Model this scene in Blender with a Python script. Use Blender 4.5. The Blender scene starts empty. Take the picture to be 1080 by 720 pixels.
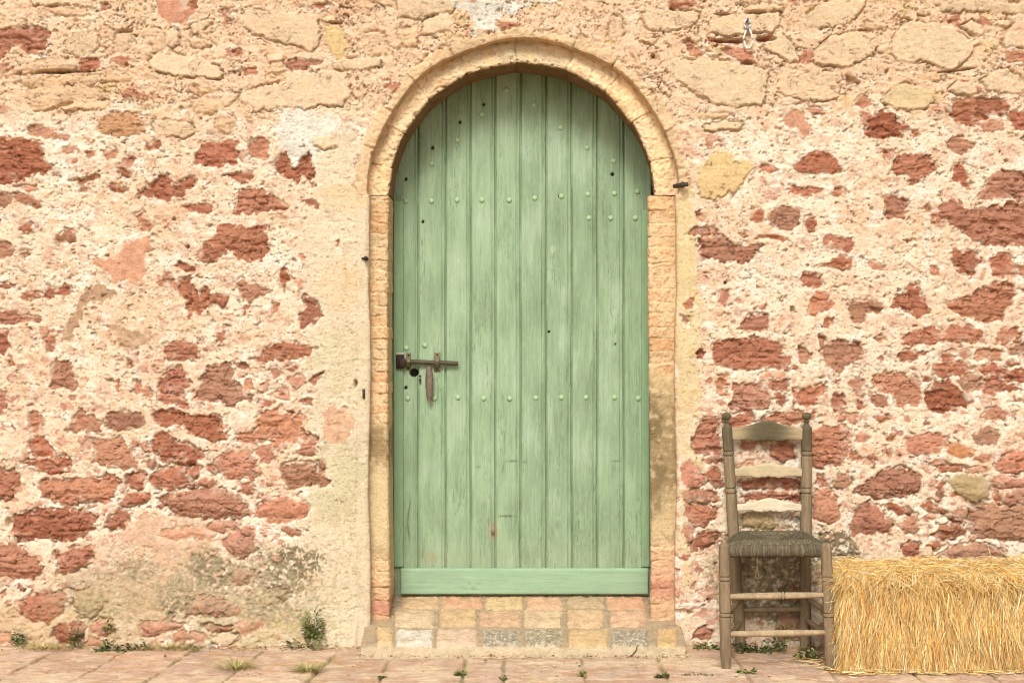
import bpy, math, random
import numpy as np
random.seed(7)
RNG = np.random.default_rng(7)
PI = math.pi
S = bpy.context.scene
COL = S.collection

# ------------------------------------------------------------------ camera, world, sun, exposure
CAM_H, DIST = 1.24, 6.0
FPX = 1560.0                      # focal length in photo pixels (photo 1080 wide)
cam = bpy.data.cameras.new('camera'); camo = bpy.data.objects.new('camera', cam); COL.objects.link(camo)
camo.location = (0, -DIST, CAM_H); camo.rotation_euler = (PI/2, 0, 0)
cam.sensor_width = 36; cam.lens = 36*FPX/1080; cam.clip_end = 500; cam.clip_start = 0.05
S.camera = camo
SUN_EL, SUN_AZ = math.radians(43), math.radians(-8)     # azimuth: 0 = straight behind the camera, + = from the right
w = bpy.data.worlds.new('World'); S.world = w; w.use_nodes = True
nt = w.node_tree; bg = nt.nodes['Background']
sky = nt.nodes.new('ShaderNodeTexSky'); sky.sky_type = 'NISHITA'; sky.sun_disc = False
sky.sun_elevation = SUN_EL; sky.sun_rotation = PI - SUN_AZ
sky.air_density = 1.0; sky.dust_density = 4.0; sky.ozone_density = 0.6
hs = nt.nodes.new('ShaderNodeHueSaturation'); hs.inputs['Saturation'].default_value = 0.25
nt.links.new(sky.outputs[0], hs.inputs['Color']); nt.links.new(hs.outputs[0], bg.inputs[0])
bg.inputs[1].default_value = 0.09
sl = bpy.data.lights.new('sun', 'SUN'); slo = bpy.data.objects.new('sun', sl); COL.objects.link(slo)
sl.energy = 1.5; sl.angle = math.radians(20); sl.color = (1, .985, .985)
slo.rotation_euler = (PI/2 - SUN_EL, 0, SUN_AZ); slo.location = (1, -6, 8)
S.view_settings.view_transform = 'Standard'; S.view_settings.look = 'None'
S.view_settings.exposure = 0.86; S.view_settings.gamma = 1
S.render.engine = 'CYCLES'; S.cycles.filter_width = 1.0
S.render.resolution_x = 1024; S.render.resolution_y = 682

# ------------------------------------------------------------------ helpers
def lin(c):
    c = np.asarray(c, float)/255.0
    return np.where(c <= .04045, c/12.92, ((c+.055)/1.055)**2.4)
ALB = 0.74
def A(r, g, b, k=1.0): return lin((r, g, b))*ALB*k
def X(px, y=0.0): return (px-540)*(DIST+y)/FPX
def Z(py, y=0.0): return CAM_H+(360-py)*(DIST+y)/FPX
def gy(py, z=0.0): return FPX*(CAM_H-z)/(py-360)-DIST      # depth of a ground point seen at row py

_T = {}
def _tab(seed):
    if seed not in _T: _T[seed] = np.random.default_rng(seed+1000).random((256, 256))
    return _T[seed]
def vn(x, y, seed=0):
    if ('c', seed) not in _T: a_ = _tab(seed)*2*PI; _T[('c', seed)] = (np.cos(a_), np.sin(a_))
    tc, ts = _T[('c', seed)]; x, y = .8*x+.6*y, .8*y-.6*x    # turned, so that the lattice never lines up with anything
    xi = np.floor(x).astype(int); yi = np.floor(y).astype(int); fx = x-xi; fy = y-yi
    sx = fx*fx*fx*(fx*(fx*6-15)+10); sy = fy*fy*fy*(fy*(fy*6-15)+10)
    a = xi & 255; b = (xi+1) & 255; c = yi & 255; d = (yi+1) & 255
    n00 = tc[a, c]*fx+ts[a, c]*fy; n10 = tc[b, c]*(fx-1)+ts[b, c]*fy
    n01 = tc[a, d]*fx+ts[a, d]*(fy-1); n11 = tc[b, d]*(fx-1)+ts[b, d]*(fy-1)
    return .5+.85*((n00*(1-sx)+n10*sx)*(1-sy)+(n01*(1-sx)+n11*sx)*sy)
def fbm(x, y, seed=0, o=4, g=.5):
    x, y = .8*x-.6*y, .8*y+.6*x
    s = 0; a = 1; n = 0
    for i in range(o):
        s = s+a*vn(x+i*17.3, y+i*9.1, seed+i); n += a; a *= g
        x = x*2.03+.31; y = y*2.03+.77
    return (s/n*2-1)*1.25                                   # about -1..1
def ridge(x, y, seed=0, o=3):
    s = 0; a = 1; n = 0
    for i in range(o):
        s = s+a*(1-np.abs(vn(x, y, seed+i)*2-1)); n += a; a *= .5; x = x*2.1+3.3; y = y*2.1+1.7
    return s/n
def worley(x, y, seed=0):
    t1, t2, t3 = _tab(seed), _tab(seed+1), _tab(seed+2)
    xi = np.floor(x).astype(int); yi = np.floor(y).astype(int)
    f1 = np.full(x.shape, 9.); f2 = np.full(x.shape, 9.); idv = np.zeros(x.shape)
    for dx in (-1, 0, 1):
        for dy in (-1, 0, 1):
            a = (xi+dx) & 255; b = (yi+dy) & 255
            d = np.hypot(xi+dx+t1[a, b]-x, yi+dy+t2[a, b]-y)
            cl = d < f1
            f2 = np.where(cl, f1, np.minimum(f2, d)); idv = np.where(cl, t3[a, b], idv); f1 = np.where(cl, d, f1)
    return f1, f2, idv
def ss(e0, e1, x):
    t = np.clip((x-e0)/(e1-e0), 0, 1); return t*t*(3-2*t)
def poly_sd(P, x, y):
    P = np.asarray(P, float); d = np.full(x.shape, 1e9); ins = np.zeros(x.shape, bool)
    n = len(P)
    for i in range(n):
        ax, ay = P[i]; bx, by = P[(i+1) % n]
        ex, ey = bx-ax, by-ay; wx, wy = x-ax, y-ay
        t = np.clip((wx*ex+wy*ey)/(ex*ex+ey*ey+1e-9), 0, 1)
        d = np.minimum(d, (wx-ex*t)**2+(wy-ey*t)**2)
        cr = ((ay <= y) & (by > y)) | ((by <= y) & (ay > y))
        with np.errstate(divide='ignore', invalid='ignore'):
            xx = ax+(y-ay)/(by-ay if by != ay else 1e-9)*ex
        ins ^= cr & (x < xx)
    d = np.sqrt(d); return np.where(ins, -d, d)

def mk(name, V, F, mat=None, parent=None, col=None, smooth=True, loc=None):
    """one mesh object; F = array of quads or a list of polygons"""
    me = bpy.data.meshes.new(name)
    V = np.asarray(V, np.float32)
    if isinstance(F, np.ndarray):
        k = F.shape[1]; n = len(F)
        me.vertices.add(len(V)); me.vertices.foreach_set('co', V.ravel())
        me.loops.add(n*k); me.loops.foreach_set('vertex_index', F.astype(np.int32).ravel())
        me.polygons.add(n)
        me.polygons.foreach_set('loop_start', np.arange(0, n*k, k, dtype=np.int32))
        me.polygons.foreach_set('loop_total', np.full(n, k, np.int32))
        me.update(calc_edges=True)
    else:
        me.from_pydata(V.tolist(), [], [list(map(int, f)) for f in F])
    if col is not None:
        at = me.color_attributes.new('Col', 'FLOAT_COLOR', 'POINT')
        c = np.ones((len(V), 4), np.float32); c[:, :3] = col
        at.data.foreach_set('color', c.ravel())
    me.polygons.foreach_set('use_smooth', np.full(len(me.polygons), smooth))
    me.validate(); me.update()
    if mat: me.materials.append(mat)
    o = bpy.data.objects.new(name, me); COL.objects.link(o)
    if parent is not None: o.parent = parent
    if loc is not None: o.location = loc
    return o
def empty(name, loc=(0, 0, 0)):
    o = bpy.data.objects.new(name, None); o.location = loc; COL.objects.link(o); o.empty_display_size = .1; return o
def tag(o, label, cat, group=None, kind=None):
    o['label'] = label; o['category'] = cat
    if group: o['group'] = group
    o['kind'] = kind or 'thing'
    return o
def gridq(nx, ny, off=0):
    """quads of a grid indexed i*ny+j"""
    i, j = np.meshgrid(np.arange(nx-1), np.arange(ny-1), indexing='ij')
    a = (i*ny+j).ravel()+off
    return np.stack([a, a+ny, a+ny+1, a+1], 1)

class MB:
    """collects pieces into one mesh, with a colour per vertex"""
    def __init__(s): s.v = []; s.f = []; s.c = []; s.n = 0
    def add(s, V, F, c=(.5, .5, .5)):
        V = np.asarray(V, float); s.v.append(V); s.f += [[int(q)+s.n for q in f] for f in F]
        c = np.asarray(c, float); s.c.append(np.broadcast_to(c, V.shape) if c.ndim == 1 else c); s.n += len(V)
    def tube(s, P, R, n=10, c=(.5, .5, .5), cap=True):
        P = np.asarray(P, float); m = len(P); R = np.broadcast_to(np.asarray(R, float), (m,))
        T = np.gradient(P, axis=0); T /= np.linalg.norm(T, axis=1)[:, None]+1e-9
        up = np.array((0, 0, 1.)) if abs(T[0][2]) < .9 else np.array((0, 1., 0))
        V = []
        for i in range(m):
            a = np.cross(up, T[i]); a /= np.linalg.norm(a)+1e-9; b = np.cross(T[i], a)
            for k in range(n):
                t = 2*PI*k/n; V.append(P[i]+R[i]*(math.cos(t)*a+math.sin(t)*b))
        F = []
        for i in range(m-1):
            for k in range(n):
                F.append((i*n+k, i*n+(k+1) % n, (i+1)*n+(k+1) % n, (i+1)*n+k))
        if cap: F.append(tuple(range(n))[::-1]); F.append(tuple((m-1)*n+k for k in range(n)))
        s.add(V, F, c)
    def box(s, x0, x1, y0, y1, z0, z1, c=(.5, .5, .5), bev=.002):
        b = bev; V = []; F = []
        def ring(y, e): return [(x0+e, y, z0+e), (x1-e, y, z0+e), (x1-e, y, z1-e), (x0+e, y, z1-e)]
        V = ring(y0, b)+ring(y0+b, 0)+ring(y1-b, 0)+ring(y1, b)
        F = [(0, 1, 2, 3), (15, 14, 13, 12)]
        for r in range(3):
            for k in range(4): F.append((r*4+k, (r+1)*4+k, (r+1)*4+(k+1) % 4, r*4+(k+1) % 4))
        s.add(V, [f[::-1] for f in F], c)
    def prism(s, P, y0, y1, c=(.5, .5, .5)):
        n = len(P); V = [(p[0], y0, p[1]) for p in P]+[(p[0], y1, p[1]) for p in P]
        F = [tuple(range(n)), tuple(range(2*n-1, n-1, -1))]+[(k, k+n, (k+1) % n+n, (k+1) % n) for k in range(n)]
        s.add(V, F, c)
    def build(s, name, mat, parent=None, smooth=True, loc=None):
        return mk(name, np.concatenate(s.v), s.f, mat, parent, np.concatenate(s.c), smooth, loc)

def material(name, base=None, rough=.9, tex=(), bump=(), spec=.3, stretch=(1, 1, 1), metal=0.0):
    """base None = the mesh's own colour attribute. tex: (scale, detail, amount); bump: (scale, detail, metres)"""
    m = bpy.data.materials.new(name); m.use_nodes = True
    n = m.node_tree.nodes; l = m.node_tree.links; p = n['Principled BSDF']
    p.inputs['Roughness'].default_value = rough; p.inputs['Specular IOR Level'].default_value = spec
    p.inputs['Metallic'].default_value = metal
    if base is None:
        a = n.new('ShaderNodeVertexColor'); a.layer_name = 'Col'; c = a.outputs['Color']
    else:
        a = n.new('ShaderNodeRGB'); a.outputs[0].default_value = (*base, 1); c = a.outputs[0]
    tc = n.new('ShaderNodeTexCoord'); mp = n.new('ShaderNodeMapping'); mp.inputs['Scale'].default_value = stretch
    l.new(tc.outputs['Object'], mp.inputs['Vector'])
    for sc, det, amt in tex:
        nz = n.new('ShaderNodeTexNoise'); nz.inputs['Scale'].default_value = sc; nz.inputs['Detail'].default_value = det
        nz.inputs['Roughness'].default_value = .65
        l.new(mp.outputs[0], nz.inputs['Vector'])
        mr = n.new('ShaderNodeMapRange'); mr.inputs['From Min'].default_value = .3; mr.inputs['From Max'].default_value = .7
        mr.inputs['To Min'].default_value = 1-amt; mr.inputs['To Max'].default_value = 1+amt
        l.new(nz.outputs['Fac'], mr.inputs['Value'])
        vm = n.new('ShaderNodeVectorMath'); vm.operation = 'SCALE'
        l.new(c, vm.inputs[0]); l.new(mr.outputs[0], vm.inputs['Scale']); c = vm.outputs[0]
    l.new(c, p.inputs['Base Color'])
    h = None
    for sc, det, amt in bump:
        nz = n.new('ShaderNodeTexNoise'); nz.inputs['Scale'].default_value = sc; nz.inputs['Detail'].default_value = det
        nz.inputs['Roughness'].default_value = .6
        l.new(mp.outputs[0], nz.inputs['Vector'])
        mu = n.new('ShaderNodeMath'); mu.operation = 'MULTIPLY'; mu.inputs[1].default_value = amt
        l.new(nz.outputs['Fac'], mu.inputs[0])
        if h is None: h = mu.outputs[0]
        else:
            ad = n.new('ShaderNodeMath'); ad.operation = 'ADD'; l.new(h, ad.inputs[0]); l.new(mu.outputs[0], ad.inputs[1]); h = ad.outputs[0]
    if h is not None:
        b = n.new('ShaderNodeBump'); b.inputs['Strength'].default_value = 1; b.inputs['Distance'].default_value = 1
        l.new(h, b.inputs['Height']); l.new(b.outputs[0], p.inputs['Normal'])
    return m

M_WALL = material('rubble_masonry', None, .95, ((80, 6, .10), (420, 3, .16)), ((120, 6, .0055), (480, 3, .0022)), .12)
M_SAND = material('sandstone', None, .95, ((40, 6, .12), (300, 3, .12)), ((60, 6, .008), (300, 3, .0020)), .15)
M_PAVE = material('paving_stone', None, .95, ((30, 6, .13), (260, 3, .14)), ((60, 6, .004), (320, 3, .0016)), .15)
M_DOOR = material('green_paint_on_planks', None, .62, ((9, 6, .10), (60, 5, .10)), ((40, 6, .0016),), .3, (7, 7, .6))
M_KICK = material('green_paint_on_board', None, .62, ((9, 6, .08), (60, 5, .08)), ((40, 6, .0012),), .3, (.6, 7, 7))
M_STEP = material('worn_setts', None, .95, ((40, 6, .14), (300, 3, .16)), ((70, 6, .009), (330, 3, .003)), .12)
M_WOOD = material('weathered_wood', None, .85, ((10, 6, .24), (60, 5, .22)), ((40, 6, .0035),), .2, (4, 4, .6))
M_SLAT = material('weathered_slat_wood', None, .85, ((20, 6, .16), (90, 4, .12)), ((60, 6, .0016),), .2, (1, 4, 4))
M_RUSH = material('woven_rush', None, .95, ((60, 5, .2), (300, 3, .2)), ((200, 3, .002),), .1)
M_IRON = material('rusty_iron', None, .65, ((60, 6, .35), (300, 3, .2)), ((120, 5, .002),), .4, metal=.35)
M_STRAW = material('straw', None, .85, ((50, 2, .12), (240, 3, .12)), (), .12)
M_LEAF = material('weed_leaves', None, .7, ((90, 3, .2),), (), .25)
M_ROPE = material('white_cord', None, .7, ((200, 3, .1),), ((500, 3, .001),), .3)
M_EARTH = material('bare_ground', tuple(A(205, 170, 130)), 1.0, ((1.2, 6, .2), (20, 5, .15)), ((8, 6, .02),), .1)

# ------------------------------------------------------------------ the wall
# outlines of the stones, in photo pixels; first letter = kind of stone; one r paints a shadowed gap
STONES = """
y 32,0 95,0 100,8 70,5 35,6|o 35,6 88,10 88,18 60,16 45,12|r 105,3 116,3 116,10 106,11|P 165,0 207,0 208,12 195,25 178,25 166,12
r 0,33 14,29 30,30 52,28 53,35 48,47 42,57 30,58 20,48 10,50 8,62 0,63|y 68,45 75,33 90,30 102,36 104,48 96,57 80,59 70,56
y 122,36 136,34 137,50 130,56 122,54|o 158,42 172,40 174,50 162,56|y 174,35 187,32 188,45 182,52 175,48
y 157,66 165,58 182,56 210,58 228,70 239,80 225,83 205,81 180,79 160,74|o 5,78 25,68 50,62 80,62 84,70 75,75 50,76 25,78
r 84,61 105,60 107,72 98,75 84,74|o 22,85 50,80 85,79 110,76 135,80 137,86 110,88 70,90 25,92|o 30,95 60,90 95,92 116,100 114,104 95,104 70,108 55,115 35,117 30,108
o 60,113 95,106 115,106 114,115 70,117|B 103,125 120,118 140,120 154,122 153,140 135,144 110,142 103,136|y 160,130 175,126 200,130 207,140 195,146 170,142 161,138
p 27,134 45,130 60,140 75,143 70,149 50,146 32,144|r 0,142 15,145 42,149 47,165 54,180 45,184 28,190 15,192 0,196|r 153,150 168,148 170,154 162,159 154,157
r 109,158 122,156 123,166 115,170 110,166|p 65,156 80,153 84,158 75,163 66,161|p 90,160 100,158 101,164 92,168|p 75,168 82,167 81,172 76,173|r 125,176 131,168 141,162 139,178 137,186 126,188
r 198,0 208,0 208,9 202,12 198,8|r 230,10 250,8 252,14 235,16|y 252,17 262,11 290,11 310,14 335,16 338,35 336,50 328,54 315,50 290,44 270,36 254,28|r 315,7 345,3 350,6 325,10
y 200,27 220,20 226,22 215,30 203,37|o 200,42 218,44 226,47 215,51 200,48|r 244,53 252,51 257,56 250,59|y 281,58 299,57 300,63 284,65|Y 343,30 352,26 362,32 367,45 363,58 357,62 350,56 344,42
o 340,16 353,15 356,22 341,23|y 380,38 390,33 405,35 408,55 392,60 380,50|r 298,64 320,62 340,66 330,70 312,75 299,72|o 275,70 298,66 300,75 283,78|r 255,73 270,71 272,78 258,80
y 350,66 362,62 400,62 402,70 385,73 352,74|y 260,96 270,92 300,86 303,78 325,77 345,75 366,78 369,92 371,100 360,112 340,112 320,115 300,113 285,115 268,118 262,108
l 296,118 320,114 340,125 362,128 345,148 335,160 318,178 308,170 300,155 288,140|y 330,146 350,142 357,146 355,155 340,157 330,153|y 233,107 242,97 252,98 250,106 237,113
o 208,92 230,90 232,96 210,100|o 200,104 225,102 232,112 225,120 205,121|o 228,124 245,122 250,130 240,142 228,135|r 206,165 213,149 230,149 250,147 252,160 248,174 235,175 215,177 206,172
r 262,148 275,145 284,150 286,158 280,168 265,168 262,158|r 287,172 300,158 304,168 309,178 318,168 324,162 328,172 331,186 330,200 324,190 320,184 314,197 308,190 298,186 290,180
r 15,196 40,194 40,202 25,202|b 0,205 13,203 13,212 5,219 0,220|b 14,203 25,203 42,212 43,220 35,219 18,212|r 72,191 85,188 105,181 107,187 90,195 97,202 90,203 83,200 82,192
r 113,195 120,192 134,201 130,204 118,202|r 125,180 139,180 138,187 130,186|r 144,201 155,198 170,184 178,186 182,196 195,188 203,184 209,196 200,200 190,209 175,212 160,208 145,208
r 140,227 150,222 155,230 160,238 155,246 146,244 149,234 142,231|b 20,237 34,236 36,246 24,247|b 59,250 72,240 79,239 80,254 70,257 60,254|r 0,255 10,255 16,265 12,270 0,278|b 21,264 33,263 32,270 23,271
P 97,273 104,271 110,273 120,272 128,266 130,255 145,252 158,248 160,260 152,275 153,285 151,300 140,298 132,295 122,298 115,290 108,282 98,279|r 171,290 180,287 184,295 178,301 171,297|r 182,278 195,278 205,283 203,289 190,283
r 188,296 198,293 203,300 210,311 217,301 224,311 240,311 241,318 234,326 228,322 220,322 210,330 200,336 194,328 198,318 188,310|r 0,300 8,298 14,304 5,304|r 18,313 28,308 42,309 44,313 25,317
r 45,314 52,300 60,306 68,297 77,303 77,309 70,311 58,312 50,316|r 0,330 12,327 20,331 35,332 41,336 40,340 20,341 8,343 0,338|m 63,360 70,340 80,325 88,305 100,300 118,303 118,315 105,318 90,318 86,335 78,348 70,358
m 115,345 130,344 150,352 152,358 125,356|r 0,347 8,348 10,365 5,373 0,372|r 46,356 55,351 60,355 58,366 54,372 47,370|r 240,184 250,180 268,183 265,190 252,195 246,190
r 250,200 265,198 282,200 295,211 304,217 302,222 285,221 270,226 250,227 246,226 250,215|p 316,212 330,209 337,214 336,220 325,216|r 194,216 215,214 224,219 220,225 198,223
r 208,275 215,255 230,246 228,236 245,235 265,240 280,236 282,250 287,262 280,268 272,274 260,278 250,273 243,265 232,270 222,277 210,278|r 294,286 301,280 305,294 301,308 296,298|P 313,300 317,292 320,294 317,308 313,318
r 247,296 253,294 262,299 275,301 283,307 282,311 270,315 257,318 252,308|r 317,318 322,312 332,314 333,322 343,329 335,338 330,347 327,343 318,345 314,331 322,326|r 286,319 294,321 293,328 287,330|p 256,323 262,322 260,332 256,335
r 228,350 236,349 238,358 233,361 228,357|p 354,253 358,252 358,260 355,261|P 312,269 320,269 321,276|r 10,375 13,374 15,385 9,387|r 55,385 58,379 71,380 76,392 82,405 76,413 65,410 51,410 54,395
r 172,362 190,359 205,361 211,366 212,377 200,379 180,383 174,378|r 133,380 138,381 141,388 137,389|r 122,402 125,400 126,412 122,414|r 139,408 143,400 149,409 158,410 160,418 155,421 150,415 140,414
r 166,405 175,395 178,386 190,386 199,398 203,404 195,415 180,419 168,413|r 163,415 175,416 190,418 196,425 200,431 185,428 170,425 164,421|r 0,411 7,412 7,425 3,438 0,437|r 30,434 37,433 46,443 45,449 38,456 30,450|r 11,442 16,452 15,454 11,448
b 73,455 77,444 83,430 90,435 105,443 106,455 90,455 73,457|b 113,436 125,433 145,434 152,440 153,448 147,453 125,453 112,453|r 162,440 170,430 185,432 205,437 222,438 232,440 233,448 241,453 238,462 225,467 208,461 200,455 190,449 170,450 162,447
r 29,470 36,461 46,460 53,472 60,478 55,481 40,481 30,478|r 21,487 40,483 55,484 58,478 68,480 75,487 73,497 60,499 40,497 30,490|b 92,462 105,463 120,460 130,462 132,472 143,482 142,495 128,495 112,493 98,488 101,478 97,468|p 145,465 155,468 157,477 150,475
r 159,470 163,456 178,454 180,462 200,468 213,476 214,485 200,490 180,488 168,486 162,478|p 154,484 163,482 166,490 160,496 154,492|r 0,496 12,497 24,500 22,510 12,520 8,527 0,530
r 41,508 60,505 75,505 95,504 108,502 112,497 120,500 128,508 122,515 115,530 105,530 95,526 80,532 60,531 45,525 41,515|r 134,501 145,497 155,500 156,512 145,517 135,513|r 156,505 165,497 185,490 200,490 211,500 205,510 190,516 170,515 158,511
r 128,525 140,518 158,518 160,525 150,532 135,535 127,533|r 12,558 14,543 30,540 45,535 60,535 90,538 100,545 100,557 85,568 70,571 40,569 18,570|r 167,525 180,520 200,517 215,513 240,515 252,522 258,532 262,542 250,547 225,547 200,546 185,541 172,534|r 89,531 99,530 101,535 92,536
r 263,379 275,375 282,365 292,361 305,361 320,364 333,365 330,374 325,378 300,379 285,381 268,381|r 212,395 220,385 240,384 258,383 262,387 250,390 247,398 255,405 258,415 266,418 267,424 255,421 245,428 235,425 220,424 208,422 205,412 211,408
r 283,391 289,386 295,390 295,397 289,400|r 301,387 310,384 315,387 308,391|p 305,400 312,394 321,398 320,405 314,411 307,407|r 325,402 330,396 337,394 342,391 336,400 333,406 327,406|r 275,407 280,401 284,408 281,416 276,414|r 258,401 264,400 268,409 263,412 258,409
r 289,412 297,406 305,411 304,417 295,416|p 273,424 285,421 292,424 280,429 273,429|p 288,417 303,416 308,422 295,421|r 316,423 325,418 330,421 328,427 320,428
r 247,465 252,455 262,457 272,450 270,440 280,433 295,431 307,434 308,441 315,436 318,440 317,450 323,457 334,460 332,465 310,465 285,467 265,468|p 224,485 235,477 250,475 265,476 272,490 274,501 265,505 250,506 238,506 228,497
p 268,475 275,470 288,468 290,483 280,489 274,487|r 313,477 320,467 332,465 337,472 332,479 320,480|b 293,495 300,488 320,485 330,488 335,495 334,487 340,484 344,495 344,505 349,512 340,514 332,510 320,514 303,516 297,505
r 217,490 224,487 230,498 226,502 220,497|r 197,492 210,488 213,497 205,505 198,503|p 205,512 213,503 225,504 229,508 222,514|p 252,510 265,507 270,517 262,523 254,519|p 268,536 275,529 290,526 305,524 320,527 327,536 325,545 312,549 300,552 285,550 272,545
k 342,432 352,426 365,430 373,442 374,458 365,466 350,468 340,460|r 110,556 115,545 125,537 137,540 135,552 128,558 115,558|r 0,572 15,572 28,580 40,588 43,602 38,610 25,611 10,609 0,607|r 60,590 65,582 80,576 100,575 98,585 96,595 85,600 70,605 61,604
r 57,582 62,581 61,590 57,590|p 19,645 22,632 35,626 55,624 68,625 70,640 62,650 50,657 32,655|g 77,640 80,625 95,620 105,625 112,632 105,645 97,652 85,650|r 55,668 62,657 85,655 93,662 85,675 75,680 58,676|p 94,660 105,651 118,653 122,665 110,670 95,668
P 86,682 95,669 112,675 112,683|p 148,660 152,654 175,655 195,658 180,665 165,670 155,672 150,670|p 182,668 195,664 200,672 195,678 184,677|P 0,668 12,666 16,678 0,680|P 168,565 172,558 198,556 230,555 240,560 225,567 200,568 175,568
p 218,555 225,550 245,548 248,557 235,562 222,560|p 234,572 245,560 262,552 270,560 268,572 272,580 262,585 250,590 240,582|P 284,590 290,582 298,583 297,592 290,595|p 244,605 255,598 268,602 265,612 252,618 245,612|p 295,557 305,554 316,560 315,565 305,565
p 287,617 296,622 304,620 304,630 296,635 292,625|p 196,632 210,628 232,627 245,633 255,643 252,650 235,652 212,649 198,650|r 212,660 222,657 235,660 246,658 246,664 225,668|P 250,655 262,650 278,648 280,658 270,665 258,672 250,665|y 222,672 235,667 250,668 253,676 240,680 225,679|P 200,664 215,666 220,675 208,678 200,674
r 705,0 738,0 738,8 725,10 706,9|y 675,14 700,11 730,11 738,16 735,25 720,31 700,33 682,30|y 748,25 755,18 780,16 800,14 823,14 825,24 815,32 790,36 770,38 748,35|o 785,8 800,5 825,6 826,11 800,14 787,13|y 845,18 860,8 885,0 912,0 910,12 895,25 870,30 850,27
r 720,45 727,40 735,48 748,54 740,60 728,58|r 745,40 765,42 785,41 782,46 752,46|r 797,44 810,36 817,33 812,40 802,46|p 760,52 775,50 793,53 795,62 788,67 778,64 765,58|y 803,50 812,42 824,34 832,42 843,55 844,66 832,65 820,58
y 855,64 863,50 873,40 890,35 912,33 927,38 928,48 920,58 908,66 890,70 870,70|y 705,74 710,63 730,63 758,62 790,70 812,74 808,90 804,111 780,112 755,110 740,103 722,90 707,80|y 820,98 823,80 840,74 860,76 880,76 886,92 887,103 870,106 850,107 835,101|r 846,117 855,113 872,114 870,119 855,120
P 825,125 835,115 848,118 853,130 857,140 846,146 843,137 830,133|o 730,121 745,118 768,120 765,125 733,126|y 741,132 765,128 785,130 784,136 745,139|Y 735,195 737,180 745,168 758,156 768,160 775,166 795,173 792,180 785,190 780,200 765,205 755,210 740,208
r 838,175 845,165 858,158 870,160 885,170 887,182 870,183 850,184 840,180|r 802,173 812,173 820,179 815,183 804,182|y 990,0 1025,0 1060,3 1080,2 1080,14 1050,13 1010,12 992,12|o 911,24 925,23 936,27 934,32 912,31|y 954,18 965,9 970,20 962,23
y 940,55 943,35 955,25 970,22 985,26 1005,30 1020,40 1030,46 1022,60 1010,72 1002,75 990,70 975,64 960,66 945,64|y 1012,28 1025,22 1035,28 1038,37 1025,36|y 1048,25 1060,20 1069,25 1062,30|y 1056,46 1062,36 1075,33 1080,32 1080,50 1060,50|r 1060,54 1080,53 1080,67 1062,66
G 930,107 940,94 955,87 975,93 985,104 980,113 960,116 940,114|r 901,108 913,98 918,105 920,111 910,115 902,112|r 911,142 915,128 928,117 942,120 950,128 958,136 952,143 940,146 922,147|o 965,80 985,76 995,82 990,86 970,85|y 1001,95 1008,87 1030,86 1033,99 1010,100|y 1035,85 1050,75 1065,72 1078,85 1080,98 1060,98 1040,95
r 1003,122 1005,105 1020,101 1040,104 1060,101 1064,115 1062,122 1045,124 1035,130 1020,133 1005,127|p 1030,130 1045,125 1058,128 1058,138 1040,140|r 1060,122 1068,117 1080,115 1080,139 1072,137|b 999,150 1005,143 1022,145 1028,152 1020,160 1008,163 1000,156|r 961,138 970,135 972,144 964,146
r 940,180 945,162 960,161 980,164 986,172 988,180 978,186 970,190 960,195 957,185 945,182|r 1004,190 1006,172 1016,171 1022,185 1025,200 1018,199|r 828,200 835,196 848,198 860,197 870,199 860,204 851,209 843,206|r 877,206 882,197 893,200 894,204 885,208
b 810,232 809,225 818,218 843,219 845,226 840,240 832,243 815,242|p 791,232 793,224 800,219 806,223 804,234 798,237|r 848,242 849,232 855,227 861,235 860,246 852,245|r 723,247 733,240 745,238 757,242 757,247 740,249|r 733,224 738,222 743,233 739,235
r 738,260 737,250 755,249 765,250 775,258 790,256 803,258 800,266 796,272 785,279 772,275 755,275 741,272|r 778,245 790,249 785,251|r 798,251 815,246 832,252 833,255 810,252|p 866,255 870,248 880,250 895,250 903,258 895,265 883,266 880,256 868,258|r 863,282 872,275 885,269 898,272 898,284 880,283
r 844,297 847,286 860,287 870,300 866,303 855,305|r 852,332 855,318 860,306 870,308 878,320 875,326 865,332|r 868,342 872,334 879,334 879,342 872,346|p 758,318 760,306 768,304 769,316 765,324|r 721,322 727,314 733,310 732,325 724,326|r 717,331 727,333 726,345 719,339
r 776,346 785,338 793,330 811,330 812,349 795,350 785,351|p 800,325 809,317 808,326|p 773,316 782,314 780,322|r 891,316 895,320 905,320 912,317 920,314 932,325 928,330 915,331 906,342 898,338 895,328|r 1032,210 1036,200 1043,188 1050,180 1075,180 1080,188 1080,208 1060,211 1040,212
r 930,203 940,206 957,210 958,222 952,231 942,230 933,231 934,218|r 974,216 980,213 980,223 976,225|r 990,220 992,211 1005,211 1015,217 1032,219 1050,218 1065,213 1080,213 1080,259 1060,260 1040,258 1025,252 1012,243 1002,235 992,230
r 951,253 962,251 965,255 955,256|p 913,276 922,274 934,281 930,286 918,284|r 1002,270 1005,262 1018,265 1030,267 1035,275 1027,288 1022,293 1013,288 1007,280|r 1044,275 1052,266 1064,266 1070,280 1073,290 1060,293 1045,288|r 1074,280 1080,278 1080,294 1075,290
r 940,325 943,313 955,307 958,296 968,298 975,313 979,330 970,337 960,331 950,327|r 980,282 987,278 991,290 982,290|r 997,320 1010,315 1025,310 1045,297 1065,298 1071,310 1065,325 1055,338 1035,340 1018,335 1005,328|r 950,358 960,350 980,344 993,346 998,355 996,362 980,363 960,363
r 994,350 1002,343 1020,343 1036,347 1037,354 1030,361 1015,361 1000,359|r 1049,358 1055,348 1070,346 1079,353 1077,361 1060,362 1050,362|r 1074,305 1080,304 1080,313|P 1032,294 1038,281 1040,286 1036,296
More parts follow.
